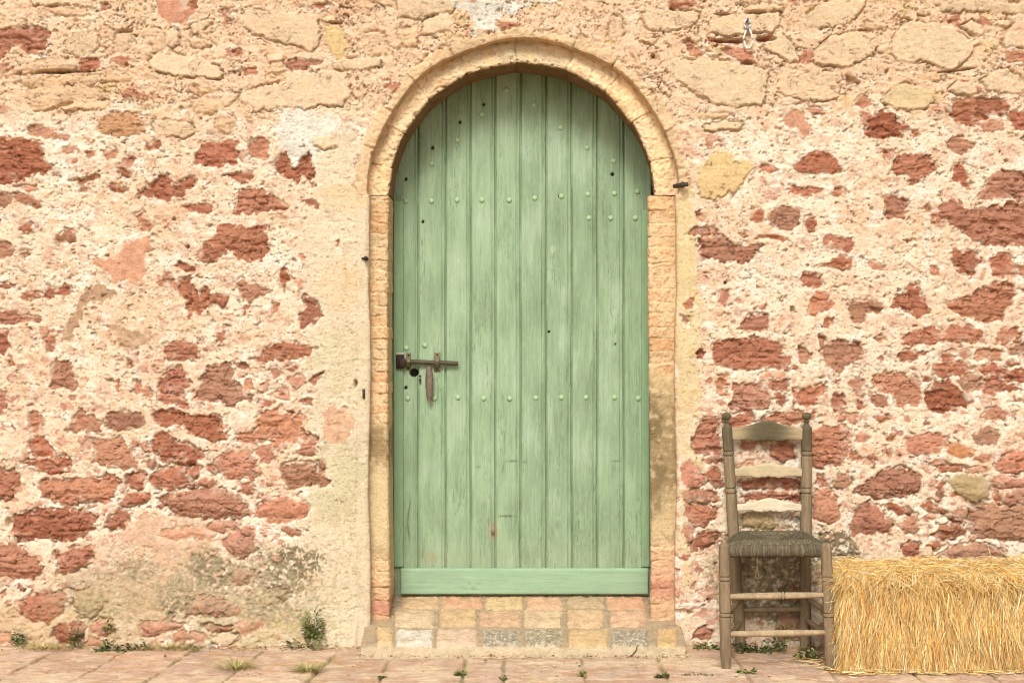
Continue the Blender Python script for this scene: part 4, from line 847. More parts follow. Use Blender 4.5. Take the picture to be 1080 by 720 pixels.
# ------------------------------------------------------------------ chair
chair = empty('wooden_chair', (1.02, -.22, 0))
tag(chair, 'weathered ladder-back wooden chair with grey woven rush seat against the wall', 'chair')
W1, W2 = A(152, 130, 100), A(120, 102, 74)
def turned(name, p0, p1, prof, n=20, c=None, mat=M_WOOD, seed=1):
    p0 = np.array(p0); p1 = np.array(p1); L = np.linalg.norm(p1-p0)
    P = [p0+(p1-p0)*t for t, r in prof]; R = [r for t, r in prof]
    P = np.array(P); R = np.array(R); n_ = n
    T = (p1-p0)/L; up = np.array((0, 1., 0)) if abs(T[2]) > .7 else np.array((0, 0, 1.))
    a = np.cross(up, T); a /= np.linalg.norm(a); b = np.cross(T, a)
    k = np.arange(n_)*2*PI/n_
    V_ = (P[:, None, :]+R[:, None, None]*(np.cos(k)[None, :, None]*a+np.sin(k)[None, :, None]*b))
    tt = np.array([t for t, r in prof])[:, None]*L; ang = k[None, :]
    nz = fbm(np.cos(ang)*2+tt*3+seed*3.1, np.sin(ang)*2+tt*4, 801+seed, 3)
    nz2 = fbm(np.cos(ang)*9+tt*1.2, np.sin(ang)*9+seed, 805+seed, 3)
    V_ = V_*1.0+(nz*.0012)[..., None]*(np.cos(k)[None, :, None]*a+np.sin(k)[None, :, None]*b)
    col = (c if callable(c) else (lambda t, z, z2: (c if c is not None else W1)*(1+.16*z+.14*z2)[..., None]))(np.broadcast_to(np.array([t for t, r in prof])[:, None], nz.shape), nz, nz2)
    m_ = len(P); i, j = np.meshgrid(np.arange(m_-1), np.arange(n_), indexing='ij'); i = i.ravel(); j = j.ravel(); j2 = (j+1) % n_
    F = [tuple(q) for q in np.stack([i*n_+j, i*n_+j2, (i+1)*n_+j2, (i+1)*n_+j], 1)]+[tuple(range(n_))[::-1], tuple((m_-1)*n_+q for q in range(n_))]
    o = mk(name, V_.reshape(-1, 3), F, mat, None, np.clip(col, .02, .8).reshape(-1, 3)); return attach(o, chair)
def ringprof(r, spans, t0=0., t1=1., N=60):
    """plain shaft with pairs of turned grooves round a raised bead"""
    ts = sorted(set(list(np.linspace(t0, t1, N))+[t for c_, h_ in spans for t in np.linspace(c_-h_*1.6, c_+h_*1.6, 17)]))
    out = []
    for t in ts:
        q = r(t) if callable(r) else r
        for c_, h_ in spans:
            for s in (-1, 1): q -= .0048*math.exp(-((t-c_-s*h_)/(h_*.26))**2)
            q += .0012*math.exp(-((t-c_)/(h_*.6))**4)
        out.append((t, q))
    return out
def legcol(t, z, z2):
    c = W1*(1+.18*z+.16*z2)[..., None]; return c+(A(112, 92, 64)-c)*(.6*ss(.05, .5, z2-.3*z))[..., None]
# front legs: z from 0 to .475; turned rings
def tz(py, y): return Z(py, y)/.478
for (xb, xt, sd_) in ((.810, .803, 1), (1.207, 1.189, 2)):
    sp = [(tz(610, -.4), .017), (tz(648, -.4), .017)]
    turned('leg', (xb, -.405, 0), (xt, -.398, .478), ringprof(lambda t: .0205+.0018*math.sin(PI*t)-.004*ss(.12, 0, t)-.010*ss(.985, 1.0, t), sp), 20, legcol, seed=sd_)
# back posts with finials
def postcol(t, z, z2):
    c = A(148, 128, 98)*(1+.22*z+.22*z2)[..., None]; c = c+(W2-c)*(.5*ss(.1, .6, z2-.3*z))[..., None]
    k = ss(.80, .86, t+.03*z); return c+(A(98, 88, 64)*(1+.3*z2)[..., None]-c)*(k*.85)[..., None]
def post(xb, xt, sd_):
    ZT = .957; f = lambda py: Z(py, -.05)/ZT
    prof = ringprof(lambda t: .0215+.0015*math.sin(PI*t*1.2), [(f(517.5), .011), (f(478), .010)], 0, f(451), 70)
    prof += [(f(450.5), .0200), (f(448.5), .0125), (f(446.5), .0080), (f(445.5), .0078), (f(444.8), .013), (f(444.2), .0135)]
    for k in range(9): a = -1.15+k*(PI/2+1.15)/8; prof.append((f(438.8)+.0165*math.sin(a)/ZT, max(.001, .0185*math.cos(a))))
    turned('back_post', (xb, -.050, 0), (xt, -.048, ZT), prof, 20, postcol, seed=sd_)
post(.921, .861, 3); post(1.180, 1.186, 4)
def slat(pyc, hgt, xl, xr, c, arch, seed):
    """ladder slat: arched top, scalloped lower edge"""
    n = 90; t = np.linspace(0, 1, n); y = -.052; mid = np.exp(-((t-.5)/.22)**2)
    zc = Z(pyc, y); topz = zc+hgt*.42+arch*(mid-.1)+.003*np.exp(-((np.abs(t-.5)-.30)/.05)**2)
    sc = np.where(np.abs(t-.5) < .17, .0035*np.abs(np.sin((t-.5)*PI/.085)), 0)
    botz = zc-hgt*.58+arch*.30*mid-.008*ss(.26, .18, np.abs(t-.5))*(1-ss(.05, 0, np.abs(t-.5))*.2)+sc*-1+.004
    xs = xl+(xr-xl)*t; R = 9; yb = .008*np.sin(PI*t)
    V_ = []; cc = []
    fr = np.array([0, .05, .15, .3, .5, .7, .85, .95, 1.0]); inset = np.array([.0035, .0008, 0, 0, 0, 0, 0, .0008, .0035])
    for side in (0, 1):
        for k in range(R):
            zz = botz+(topz-botz)*fr[k]; yy = (y-.0065+inset[k] if side == 0 else y+.0065-inset[k])+yb
            V_.append(np.stack([xs, yy, zz], 1)); nz = fbm(xs*10+seed, zz*70+seed, 821+seed, 4); cc.append(c(t, fr[k], nz))
    V_ = np.array(V_); cc = np.array(cc); F = []
    idx = lambda s, k, i: (s*R+k)*n+i
    for i in range(n-1):
        for k in range(R-1): F.append((idx(0, k, i), idx(0, k, i+1), idx(0, k+1, i+1), idx(0, k+1, i))); F.append((idx(1, k, i+1), idx(1, k, i), idx(1, k+1, i), idx(1, k+1, i+1)))
        F.append((idx(1, 0, i), idx(1, 0, i+1), idx(0, 0, i+1), idx(0, 0, i))); F.append((idx(0, R-1, i), idx(0, R-1, i+1), idx(1, R-1, i+1), idx(1, R-1, i)))
    attach(mk('back_slat', V_.reshape(-1, 3), F, M_SLAT, None, np.clip(cc, .02, .8).reshape(-1, 3)), chair)
def cs1(t, f, nz):
    c = A(184, 162, 124)*(1+.2*nz)[:, None]; d = np.exp(-((t-.5)/.31)**4)*ss(-.7, -.1, nz+.35); return c+(A(88, 80, 56)-c)*(d*.92)[:, None]
def cs2(t, f, nz): 
    c = A(208, 188, 150)*(1+.18*nz)[:, None]; return c+(A(176, 156, 108)-c)*(.5*ss(0, .5, nz))[:, None]
def cs3(t, f, nz): return A(230, 212, 178)*(1+.16*nz)[:, None]
slat(456.5, .056, .868, 1.186, cs1, .027, 1); slat(497.5, .038, .880, 1.184, cs2, .022, 2); slat(534.5, .033, .895, 1.183, cs3, .024, 3)
# stretchers
def strcol(t, z, z2): return A(184, 160, 124)*(1+.14*z+.14*z2)[..., None]
bul = lambda t: .0098+.0035*math.sin(PI*t)
zu, zl = Z(628, -.4), Z(667.5, -.4)
turned('stretcher', (.808, -.402, zu-.003), (1.196, -.402, zu+.004), ringprof(bul, [(.56, .016)], N=30), 14, strcol, seed=5)
turned('stretcher', (.810, -.404, zl-.002), (1.202, -.404, zl+.004), ringprof(bul, [], N=24), 14, strcol, seed=6)
dk = lambda t, z, z2: A(148, 126, 94)*(1+.16*z+.14*z2)[..., None]
for xf, xb, zf, zb, s in ((.807, .918, .20, .205, 7), (.809, .920, .11, .115, 8), (1.198, 1.181, .21, .215, 9), (1.203, 1.180, .12, .125, 10)):
    turned('stretcher', (xf, -.402, zf), (xb, -.052, zb), ringprof(lambda t: .0085+.003*math.sin(PI*t), [], N=20), 12, dk, seed=s)
turned('stretcher', (.921, -.05, .16), (1.180, -.05, .165), ringprof(lambda t: .0085+.003*math.sin(PI*t), [], N=20), 12, dk, seed=11)
# rush seat: four wedges of twisted cord meeting in the middle
def seat():
    n = 200; a = np.linspace(0, 1, n)
    Sg, Tg = np.meshgrid(a, a, indexing='ij')                  # s across, t front(0) to back(1)
    fl, frr, bl, br = .800, 1.194, .905, 1.186
    xl = fl+(bl-fl)*Tg; xr = frr+(br-frr)*Tg
    Xg = xl+(xr-xl)*Sg; Yg = -.400+(-.040+.400)*Tg
    e = np.minimum(np.minimum(Sg, 1-Sg)*1.0, np.minimum(Tg, 1-Tg))
    fb = np.minimum(Tg, 1-Tg) < np.minimum(Sg, 1-Sg)*.95       # front/back wedges: cords run across
    coord = np.where(fb, Yg, Xg)*.9
    w_ = .0012*fbm(Xg*40, Yg*40, 841, 2)
    cord = np.abs(np.sin((coord+w_)/.0105*PI))**.8
    nz = fbm(Xg*30, Yg*30, 845, 3); tw = fbm(Xg*160, Yg*160, 847, 2)
    body = .466+.010*ss(0, .10, e)-.014*ss(.1, .5, e)+.002*nz
    seam = np.exp(-((np.minimum(Tg, 1-Tg)-np.minimum(Sg, 1-Sg)*.95)/.018)**2)
    top = body+.0075*cord+.0016*tw-.005*seam
    bot = body-.040+.012*ss(.0, .3, e)-.003*cord
    c = A(104, 94, 74)*(1+.25*nz+.25*tw)[..., None]; c = c+(A(168, 150, 112)-c)*(.45*ss(.1, .6, fbm(Xg*120, Yg*60, 851, 2)))[..., None]
    c = c+(A(92, 86, 66)-c)*(.5*ss(.0, .5, fbm(Xg*12, Yg*20, 853, 3)))[..., None]
    V1_ = np.stack([Xg, Yg, top], -1).reshape(-1, 3); V2_ = np.stack([Xg, Yg, bot], -1).reshape(-1, 3)
    F1 = gridq(n, n); F2 = gridq(n, n, n*n)[:, ::-1]
    rim = np.concatenate([np.arange(n)*n, (n-1)*n+np.arange(1, n), (np.arange(n-1)[::-1])*n+n-1, np.arange(1, n-1)[::-1]])
    m_ = len(rim); k = np.arange(m_); k2 = (k+1) % m_; VV = [V1_, V2_]; FF = [F1, F2]; nb = 2*n*n; prev = rim
    ctr = np.array((1.02, -.23))
    CC = [c.reshape(-1, 3)]*2; rc = c.reshape(-1, 3)[rim]
    along = np.concatenate([[0], np.cumsum(np.linalg.norm(np.diff(V1_[rim][:, :2], axis=0), axis=1))])
    for s in range(1, 6):
        q = s/6; p = V1_[rim]*(1-q)+V2_[rim]*q; dv = p[:, :2]-ctr; dv /= np.linalg.norm(dv, axis=1)[:, None]
        bulge = .013*math.sin(PI*q)**.6-.0055*(1-np.abs(np.sin(along/.0105*PI))**.7)
        p[:, :2] += dv*bulge[:, None]; VV.append(p); CC.append(rc*(1+.1*RNG.normal(size=m_))[:, None]*1.05)
        FF.append(np.stack([prev[k2], prev[k], nb+k, nb+k2], 1)); prev = nb+k; nb += m_
    FF.append(np.stack([prev[k2], prev[k], n*n+rim[k], n*n+rim[k2]], 1))
    return mk('rush_seat', np.concatenate(VV), np.concatenate(FF), M_RUSH, None, np.clip(np.concatenate(CC), .015, .7))
attach(seat(), chair)
m = MB()
for dx_, s in ((-.004, 1), (.005, -1)):
    m.tube([(.948+dx_*q+s*.003*math.sin(q*4), -.28, .435-.105*q) for q in np.linspace(0, 1, 8)], .0018, 5, A(222, 200, 146))
m.tube([(.944, -.28, .33), (.950, -.283, .323), (.953, -.28, .33)], .0018, 5, A(222, 200, 146))
attach(m.build('loose_cord', M_STRAW), chair)

# ------------------------------------------------------------------ straw bale
bale = empty('straw_bale', (1.68, -.24, 0))
tag(bale, 'golden straw bale lying on the paving beside the old chair', 'straw bale')
BX0, BX1, BY0, BY1, BZ = 1.245, 2.18, -.445, -.035, .352
def bale_core():
    n = 60; V_ = []; F = []; c = []
    def face(o, a, b, na, nb_):
        s, t = np.meshgrid(np.linspace(0, 1, na), np.linspace(0, 1, nb_), indexing='ij')
        P = np.array(o)+s[..., None]*np.array(a)+t[..., None]*np.array(b); return P.reshape(-1, 3), gridq(na, nb_)
    dX, dY, dZ = BX1-BX0, BY1-BY0, BZ-.005
    fs = [((BX0, BY0, .005), (dX, 0, 0), (0, 0, dZ), 90, 40), ((BX0, BY0, BZ), (dX, 0, 0), (0, dY, 0), 90, 40), ((BX0, BY1, .005), (0, -dY, 0), (0, 0, dZ), 40, 40), ((BX1, BY0, .005), (0, dY, 0), (0, 0, dZ), 40, 40), ((BX1, BY1, .005), (-dX, 0, 0), (0, 0, dZ), 90, 40)]
    k = 0; cen = np.array(((BX0+BX1)/2, (BY0+BY1)/2, BZ/2)); hlf = np.array((dX, dY, dZ))/2
    for f in fs:
        P, Fq = face(*f); d = (P-cen)/hlf; r = np.linalg.norm(np.abs(d)**8, axis=1)**(1/8.); r = (np.abs(d)**9).sum(1)**(1/9.)
        P = cen+(P-cen)/r[:, None]*(1+.03*fbm(P[:, 0]*9+P[:, 1]*5, P[:, 2]*9+P[:, 1]*7, 901, 3))[:, None]
        P[:, 0] += .075*np.clip((P[:, 1]-BY0)/.41, 0, 1)*ss(1.6, 1.25, P[:, 0]); P[:, 2] = np.maximum(P[:, 2], .004)
        V_.append(P); F.append(Fq+k); k += len(P)
    P = np.concatenate(V_); cc = A(140, 96, 42)*(1+.25*fbm(P[:, 0]*80, P[:, 2]*12+P[:, 1]*30, 905, 3))[:, None]
    attach(mk('packed_straw', P, np.concatenate(F), M_STRAW, None, np.clip(cc, .02, .8)), bale)
bale_core()
def straws(name, P0, D, L, W, cols, sag, seg=5, parent=None):
    """flat-sided bent stalks. P0 start, D direction, L length, W half width"""
    n = len(P0); t = np.linspace(0, 1, seg)[None, :, None]
    bend = RNG.normal(0, 1, (n, 1, 3))*.16*L[:, None, None]
    P = P0[:, None, :]+D[:, None, :]*(L[:, None, None]*t)+bend*(t*(1-t)*1.6)
    P[..., 2] -= (sag*L)[:, None]*t[..., 0]**2
    ax = np.cross(D, RNG.normal(0, 1, (n, 3))); ax /= np.linalg.norm(ax, axis=1)[:, None]+1e-9; bx = np.cross(D, ax)
    k = np.arange(3)*2*PI/3
    off = (np.cos(k)[None, :, None]*ax[:, None, :]+np.sin(k)[None, :, None]*bx[:, None, :]*.6)*W[:, None, None]
    V_ = P[:, :, None, :]+off[:, None, :, :]*(1-.55*t[..., None]**3)
    V_[..., 2] = np.maximum(V_[..., 2], .0035)
    idx = np.arange(n*seg*3).reshape(n, seg, 3)
    F = np.stack([idx[:, :-1, :], np.roll(idx, -1, 2)[:, :-1, :], np.roll(idx, -1, 2)[:, 1:, :], idx[:, 1:, :]], -1).reshape(-1, 4)
    cc = np.repeat(cols, seg*3, axis=0)
    o = mk(name, V_.reshape(-1, 3), F, M_STRAW, None, np.clip(cc, .02, .85), False); return attach(o, parent) if parent is not None else o
def strawcol(n, green=0):
    base = np.array([A(248, 208, 130), A(252, 226, 164), A(240, 190, 110), A(255, 238, 194), A(206, 146, 74), A(166, 118, 66), A(176, 152, 90)])*1.2
    k = RNG.choice(7, n, p=[.28, .20, .21, .09, .14, .05+(-.03 if green else 0), .03+(.03 if green else 0)])
    return base[k]*(1+.12*RNG.normal(size=(n, 1)))
def nrm(a): return a/(np.linalg.norm(a, axis=1)[:, None]+1e-9)
pos = []; dr = []; ln = []
n = 17000   # front: stalks hang down, combed in sheaves
x = RNG.uniform(BX0-.005, BX1, n); z = RNG.uniform(.03, BZ+.015, n)**1.0
lean = .25*fbm(x*7, z*0+.5, 911, 3)+.22*fbm(x*26, z*5, 915, 2)-.10*ss(BX0+.28, BX0, x)
y = BY0-.004-RNG.random(n)**1.3*.030+.030*fbm(x*9, z*7, 921, 3)+.045*ss(BZ-.07, BZ+.02, z)
pos.append(np.stack([x, y, z], 1)); d = np.stack([lean+.24*RNG.normal(size=n), -.05-.12*RNG.random(n), -1+.25*RNG.normal(size=n)], 1); dr.append(nrm(d)); ln.append(RNG.uniform(.03, .10, n))
n = 9500   # top: lying across, many pointing out over the front edge
x = RNG.uniform(BX0-.01, BX1, n); y = RNG.uniform(BY0+.0, BY1, n)
z = BZ-.004+RNG.random(n)**1.6*.022+.016*fbm(x*9, y*9, 931, 3)-.035*ss(BY0+.07, BY0-.01, y)
ang = RNG.normal(-PI/2, .75, n)+1.0*fbm(x*6, y*6, 941, 2); 
pos.append(np.stack([x, y, z], 1)); dr.append(nrm(np.stack([np.cos(ang), np.sin(ang), .10*RNG.normal(size=n)], 1))); ln.append(RNG.uniform(.04, .14, n))
n = 3400   # left end: tufts that stick out towards the chair
y = RNG.uniform(BY0, BY1, n); z = RNG.uniform(.03, BZ+.01, n); x = BX0+.004-RNG.random(n)*.018+.012*fbm(y*9, z*9, 951, 2)
pos.append(np.stack([x, y, z], 1)); dr.append(nrm(np.stack([-.35-.3*RNG.random(n), -.35+.5*RNG.normal(size=n), -.8+.7*RNG.normal(size=n)], 1))); ln.append(RNG.uniform(.03, .085, n))
n = 750    # loose ends that break the outline
x = RNG.uniform(BX0, BX1, n); e_ = RNG.random(n) < .5
y = np.where(e_, BY0+RNG.uniform(0, .38, n), BY0-.012); z = np.where(e_, BZ+.006, RNG.uniform(.03, BZ, n))
pos.append(np.stack([x, y, z], 1)); dr.append(nrm(np.stack([RNG.normal(0, .8, n), -.35+np.where(e_, .7, .25)*RNG.normal(size=n), np.where(e_, .30, -.7)+.35*RNG.normal(size=n)], 1))); ln.append(RNG.uniform(.03, .09, n))
n = 2600   # chaff: short broken bits lying any way
x = RNG.uniform(BX0, BX1, n); z = RNG.uniform(.02, BZ+.01, n); y = BY0-.010-RNG.random(n)*.02+.030*fbm(x*9, z*7, 921, 3)+.045*ss(BZ-.07, BZ+.02, z)
pos.append(np.stack([x, y, z], 1)); dr.append(nrm(RNG.normal(0, 1, (n, 3))*np.array((1, .3, 1)))); ln.append(RNG.uniform(.008, .025, n))
P0 = np.concatenate(pos); P0[:, 0] += .075*np.clip((P0[:, 1]-BY0)/.41, 0, 1)*ss(1.6, 1.25, P0[:, 0]); D = np.concatenate(dr); Ls = np.concatenate(ln)
so = straws('stalks', P0, D, Ls, np.minimum(.00045+RNG.exponential(.00042, len(P0)), .0022), strawcol(len(P0)), RNG.uniform(.05, .3, len(P0)), 5, bale); so['kind'] = 'stuff'
# litter on the paving
n = 520
x = np.concatenate([RNG.uniform(1.2, 2.2, 430), RNG.normal(1.19, .06, 90)]); y = np.concatenate([BY0-.01-np.abs(RNG.normal(0, .035, 430)), RNG.normal(-.34, .1, 90)])
ang = RNG.uniform(0, 2*PI, n)
lit = straws('straw_litter', np.stack([x, y, .006+.012*RNG.random(n)], 1), np.stack([np.cos(ang), np.sin(ang)*.6, .02*RNG.normal(size=n)], 1), RNG.uniform(.02, .08, n), RNG.uniform(.0008, .0018, n), strawcol(n, 1), np.zeros(n), 4)
tag(lit, 'scattered straw on the paving in front of the bale', 'straw', kind='stuff')

# ------------------------------------------------------------------ weeds
def leaf_plant(name, loc, label, n, spread, height, lsize, greens, up=.6, out=-.35, group='weeds along the wall foot and in the joints', flowers=None, cat='weed', round_=.8):
    rs = np.random.default_rng(abs(hash(label)) % 99991 if False else sum(map(ord, label)))
    m = MB(); root = empty(name, loc); tag(root, label, cat, group)
    mf = MB()
    lsize *= 1.15; n = int(n*1.5)
    for i in range(n):
        a = rs.uniform(0, 2*PI); r = spread*math.sqrt(rs.random())
        hx = r*math.cos(a); hy = out*abs(rs.normal(0, 1))*spread*.6; hz = height*rs.random()**.8*(1-.5*(r/spread)**2)*(1+.45*math.sin(a*2+n))
        b = np.array((hx, hy, hz)); d = np.array((math.cos(a)*(.4+r/spread), -.5+rs.normal(0, .3), up+rs.normal(0, .4))); d /= np.linalg.norm(d)
        sd_ = np.cross(d, (0, 0, 1)+rs.normal(0, .4, 3)); sd_ /= np.linalg.norm(sd_)+1e-9; up_ = np.cross(sd_, d)
        L = lsize*rs.uniform(.6, 1.3); w_ = L*.34*round_
        c = np.array(greens[rs.integers(len(greens))])*rs.uniform(.7, 1.25)
        pts = [b, b+d*L*.3+sd_*w_*.8, b+d*L*.3-sd_*w_*.8, b+d*L*.35-up_*w_*.25, b+d*L*.7+sd_*w_-up_*.1*L, b+d*L*.7-sd_*w_-up_*.1*L, b+d*L*.7-up_*(w_*.25+.1*L), b+d*L-up_*.25*L]
        m.add(pts, [(0, 1, 3), (0, 3, 2), (1, 4, 6, 3), (3, 6, 5, 2), (4, 7, 6), (6, 7, 5)], c)
        if i % 6 == 0: m.tube([(hx*.2, 0, 0), (hx*.6, hy*.5, hz*.5), b], .0009, 4, np.array(greens[0])*.9)
        if flowers is not None and rs.random() < .035:
            q = b+d*L*.8+np.array((0, -.008, .004))
            for k in range(5):
                aa = 2*PI*k/5; mf.add([q, q+np.array((math.cos(aa-.4)*.004, -.001, math.sin(aa-.4)*.004)), q+np.array((math.cos(aa)*.007, -.0015, math.sin(aa)*.007)), q+np.array((math.cos(aa+.4)*.004, -.001, math.sin(aa+.4)*.004))], [(0, 1, 2, 3)], flowers)
    o = m.build('foliage', M_LEAF, root, False)
    if mf.n: m2 = mf.build('flowers', M_LEAF, root, False); m2['kind'] = 'stuff'
    return root
def grass(name, loc, label, n, spread, height, cols, group='grass tufts on the paving', flat=.5):
    rs = np.random.default_rng(sum(map(ord, label))); m = MB(); root = empty(name, loc); tag(root, label, 'grass', group)
    for i in range(n):
        a = rs.uniform(0, 2*PI); r = spread*rs.random(); b = np.array((r*math.cos(a), r*math.sin(a)*.4, 0))
        dd = np.array((math.cos(a)*rs.uniform(.2, 1), math.sin(a)*rs.uniform(.2, 1), 0)); L = height*rs.uniform(.5, 1.3); w_ = rs.uniform(.0009, .0018)
        sd_ = np.array((-math.sin(a), math.cos(a), 0)); P = []
        for k in range(5):
            t = k/4; p = b+dd*L*flat*(t+.6*t*t)+np.array((0, 0, L*(t-.55*t*t*flat*1.3))); p[2] = max(p[2], .002)
            P += [p+sd_*w_*(1-t*.85), p-sd_*w_*(1-t*.85)]
        c = np.array(cols[rs.integers(len(cols))])*rs.uniform(.75, 1.2)
        m.add(P, [(2*k, 2*k+1, 2*k+3, 2*k+2) for k in range(4)], c)
    m.build('blades', M_LEAF, root, False); return root
G1, G2, G3, G4 = A(112, 126, 62), A(142, 150, 78), A(168, 168, 98), A(116, 138, 78)
Y1, Y2, Y3 = A(206, 184, 110), A(226, 206, 140), A(166, 160, 84)
leaf_plant('wall_weed', (X(331), -.02, Z(672)), 'tuft of small leaves and tiny pale flowers on the wall left of the doorstep', 190, .042, .100, .013, [G1, G2, G3, A(112, 124, 64), A(132, 120, 74)], .5, flowers=A(222, 216, 214), out=-.40)
leaf_plant('wall_weed', (X(322), -.03, Z(681)), 'low straggling weed at the wall foot under the flowering tuft', 60, .10, .03, .014, [G2, A(112, 106, 62), A(120, 96, 70)], .4)
leaf_plant('ground_weed', (X(22), -.03, Z(678)), 'upright dark green leafy weed in the wall crack at far left', 46, .018, .06, .014, [G4, A(88, 116, 72)], .7)
leaf_plant('ground_weed', (X(120), -.05, Z(686)), 'bushy dark green weed at the wall foot between the paving and red stones', 120, .06, .045, .014, [G1, A(88, 116, 62), G4], .5)
leaf_plant('ground_weed', (X(148), -.05, Z(684)), 'brownish dried weed beside the bushy green one at the wall foot', 60, .045, .045, .014, [A(120, 100, 70), A(104, 96, 56), G2], .5)
leaf_plant('wall_weed', (X(82), -.03, Z(680)), 'slanting grey-green weed climbing a mortar gap between red stones', 44, .02, .07, .014, [G1, A(84, 104, 70)], .9)
leaf_plant('wall_weed', (X(116), -.02, Z(664)), 'small green sprig on the pink stone above the wall foot', 20, .018, .028, .014, [G4, G2], .6)
leaf_plant('ground_weed', (X(203), -.04, Z(683)), 'small bright green weed at the wall foot right of the long grass', 24, .025, .025, .014, [G2, G3], .5)
grass('grass_tuft', (X(46, -.05), -.05, .004), 'strip of yellow green grass along the wall foot at far left', 170, .13, .05, [Y1, Y3, G3, Y2], flat=1.0)
grass('grass_tuft', (X(175, -.05), -.05, .004), 'long yellow grass lying along the wall foot', 190, .15, .06, [Y1, Y3, G3, G2], flat=1.1)
yq = gy(706); grass('grass_tuft', (X(250, yq), yq, 0), 'dry straw-coloured grass tuft in a paving joint, left of the other tuft', 190, .07, .075, [Y1, Y2, Y3, G2], flat=.95)
yq = gy(709); grass('grass_tuft', (X(324, yq), yq, 0), 'greener grass tuft in a paving joint nearest the doorstep', 190, .055, .075, [G3, G2, Y1, Y3, Y2], flat=.9)
for px, py, lab, nn, sp_, ht, ls in ((403, 714, 'thin moss and weed in the joint below the left end of the doorstep', 30, .012, .010, .009), (486, 712, 'dark weed in the joint left of the small pale paving slab', 56, .017, .026, .010), (530, 716, 'weed in the joint right of the small pale paving slab', 22, .010, .012, .009),
                                 (614, 713, 'upright weed sprout in the joint below the doorstep middle', 26, .010, .036, .010), (698, 713, 'green weed in the joint below the yellow end stone of the doorstep', 60, .024, .018, .011), (735, 711, 'trailing flat weed in the paving joint left of the chair', 60, .055, .007, .009)):
    yq = gy(py); leaf_plant('joint_weed', (X(px, yq), yq, -.004), lab, nn, sp_, ht, ls, [G1, G2, A(116, 108, 60)], .5)
leaf_plant('ground_weed', (X(800, -.06), -.06, 0), 'dark green weed on the ground under the chair seat', 110, .11, .035, .015, [G1, A(92, 100, 52), A(78, 92, 48)], .4)
leaf_plant('wall_weed', (X(826, -.03), -.03, .03), 'leafy weed growing up the wall behind the chair legs', 44, .05, .10, .013, [G2, A(116, 120, 66)], .6)
leaf_plant('ground_weed', (X(850, -.22), -.22, 0), 'weed beside the right chair leg next to the straw bale', 70, .045, .045, .014, [G1, G2, A(116, 116, 60)], .5)
leaf_plant('ground_weed', (X(745, -.03), -.03, 0), 'low green weed at the wall foot left of the chair', 50, .05, .025, .015, [G1, G2], .4)
yq = gy(709); leaf_plant('ground_weed', (X(787, yq), yq, 0), 'flat green weed on the paving between the front chair legs', 34, .03, .012, .014, [G2, G1], .25)

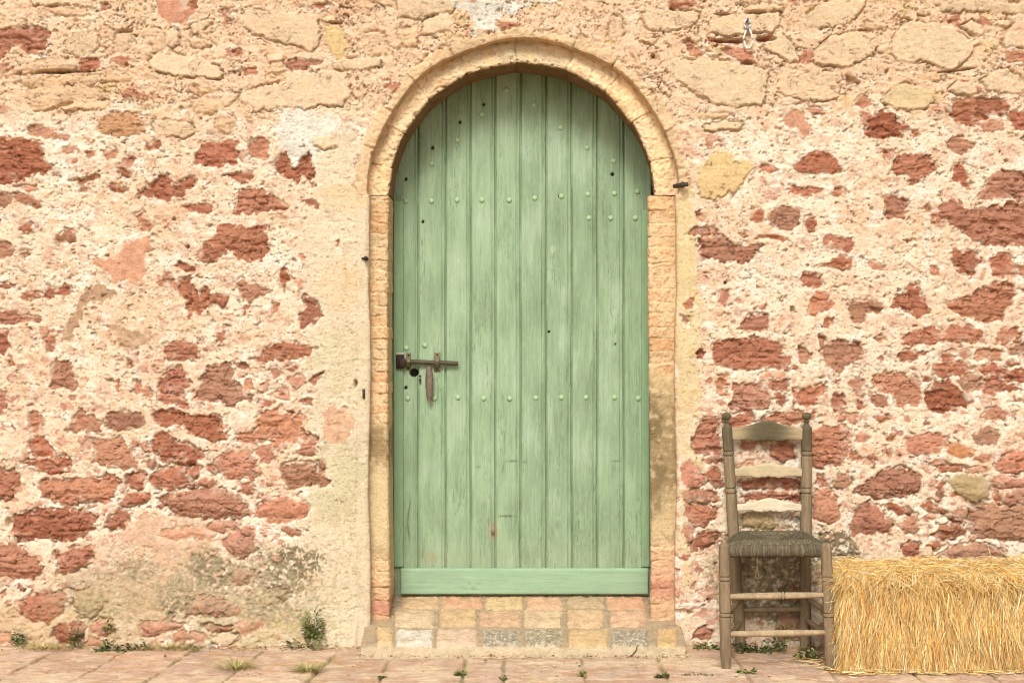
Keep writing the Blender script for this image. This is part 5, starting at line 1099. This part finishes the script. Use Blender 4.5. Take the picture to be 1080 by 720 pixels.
# ------------------------------------------------------------------ small things
def grit():
    rs = np.random.default_rng(77); m = MB(); n = 900
    for i in range(n):
        if i < 620: x = rs.uniform(-2.2, 1.25); y = -.012-abs(rs.normal(0, .03))
        else: x = rs.uniform(-2.2, 2.1); y = rs.uniform(-.56, -.02)
        if -.60 < x < .70 and y > -.20: y = -.19-abs(rs.normal(0, .02))
        r = rs.uniform(.0012, .0045) if rs.random() < .9 else rs.uniform(.005, .009)
        V_ = rs.normal(0, 1, (6, 3))*.25+np.array([(1, 0, 0), (-1, 0, 0), (0, 1, 0), (0, -1, 0), (0, 0, 1), (0, 0, -1.)])
        V_ = V_*r*np.array((1, 1, .6))+np.array((x, y, .006+r*.4))
        c = [A(206, 160, 130), A(232, 206, 170), A(168, 134, 100), A(150, 120, 80), A(226, 190, 150)][rs.integers(5)]
        m.add(V_, [(0, 2, 4), (2, 1, 4), (1, 3, 4), (3, 0, 4), (2, 0, 5), (1, 2, 5), (3, 1, 5), (0, 3, 5)], c)
    o = m.build('grit', M_PAVE, None, False); tag(o, 'crumbs of stone and lime lying along the wall foot', 'grit', kind='stuff')
    m = MB()
    for i in range(150):
        x = rs.uniform(-2.1, 1.2); y = -.015-abs(rs.normal(0, .05))
        if -.60 < x < .70 and y > -.20: y = -.195-abs(rs.normal(0, .03))
        a = rs.uniform(0, PI); L = rs.uniform(.012, .05); k = rs.normal(0, .3)
        m.tube([(x, y, .006), (x+.5*L*math.cos(a), y+.5*L*math.sin(a), .010+.004*rs.random()), (x+L*math.cos(a+k), y+L*math.sin(a+k), .006)], rs.uniform(.0005, .0011), 4, [A(210, 184, 120), A(170, 136, 90), A(230, 210, 156), A(120, 92, 62)][rs.integers(4)])
    o = m.build('dry_stalks', M_STRAW, None, False); tag(o, 'bits of dry grass stalk lying along the wall foot', 'dry grass', kind='stuff')
grit()
yq = -.185
tw = MB(); pts = [(X(672, -.172), -.176, Z(679, -.172)), (X(671, -.175), -.176, Z(685, -.175)), (X(667, -.18), -.178, Z(690, -.18)), (X(668.5, -.19), -.19, .006), (X(662, -.2), -.2, .005)]
tw.tube(pts, [.0016, .002, .0022, .002, .0012], 6, A(112, 82, 56)); tw.tube([pts[2], (X(660, -.2), -.215, .004)], [.0016, .0008], 5, A(112, 82, 56))
tag(tw.build('twig', M_WOOD), 'crooked dry twig hanging over the front lip of the doorstep', 'twig')
lp = empty('rope_loop', (X(787.5), -.02, Z(27))); tag(lp, 'white cord loop on a small metal clip hanging from the upper wall', 'rope loop')
m = MB(); pts = []
for k in range(25):
    a = PI/2+2*PI*k/24; rx_ = .017*(1-.45*max(0, math.sin(a))); pts.append((X(788.2)+rx_*math.cos(a), -.020-.004*math.cos(a), Z(41.5)+.041*math.sin(a)))
m.tube(pts, .0036, 8, A(244, 240, 228), cap=False); attach(m.build('cord', M_ROPE), lp)
m = MB(); pts = [(X(787.5)+.0125*math.cos(a), -.020, Z(26.5)+.017*math.sin(a)) for a in np.linspace(-PI/2, 1.4*PI, 20)]
m.tube(pts, .0042, 8, A(214, 218, 218)); m.tube([(X(787.5), .02, Z(23)), (X(787.5), -.026, Z(23)), (X(787.5), -.030, Z(21))], .004, 7, A(120, 116, 108)); m.tube([(X(787.7), -.021, Z(29.5)), (X(788), -.021, Z(33))], [.008, .007], 8, A(150, 152, 150)); attach(m.build('clip', M_ROPE), lp)
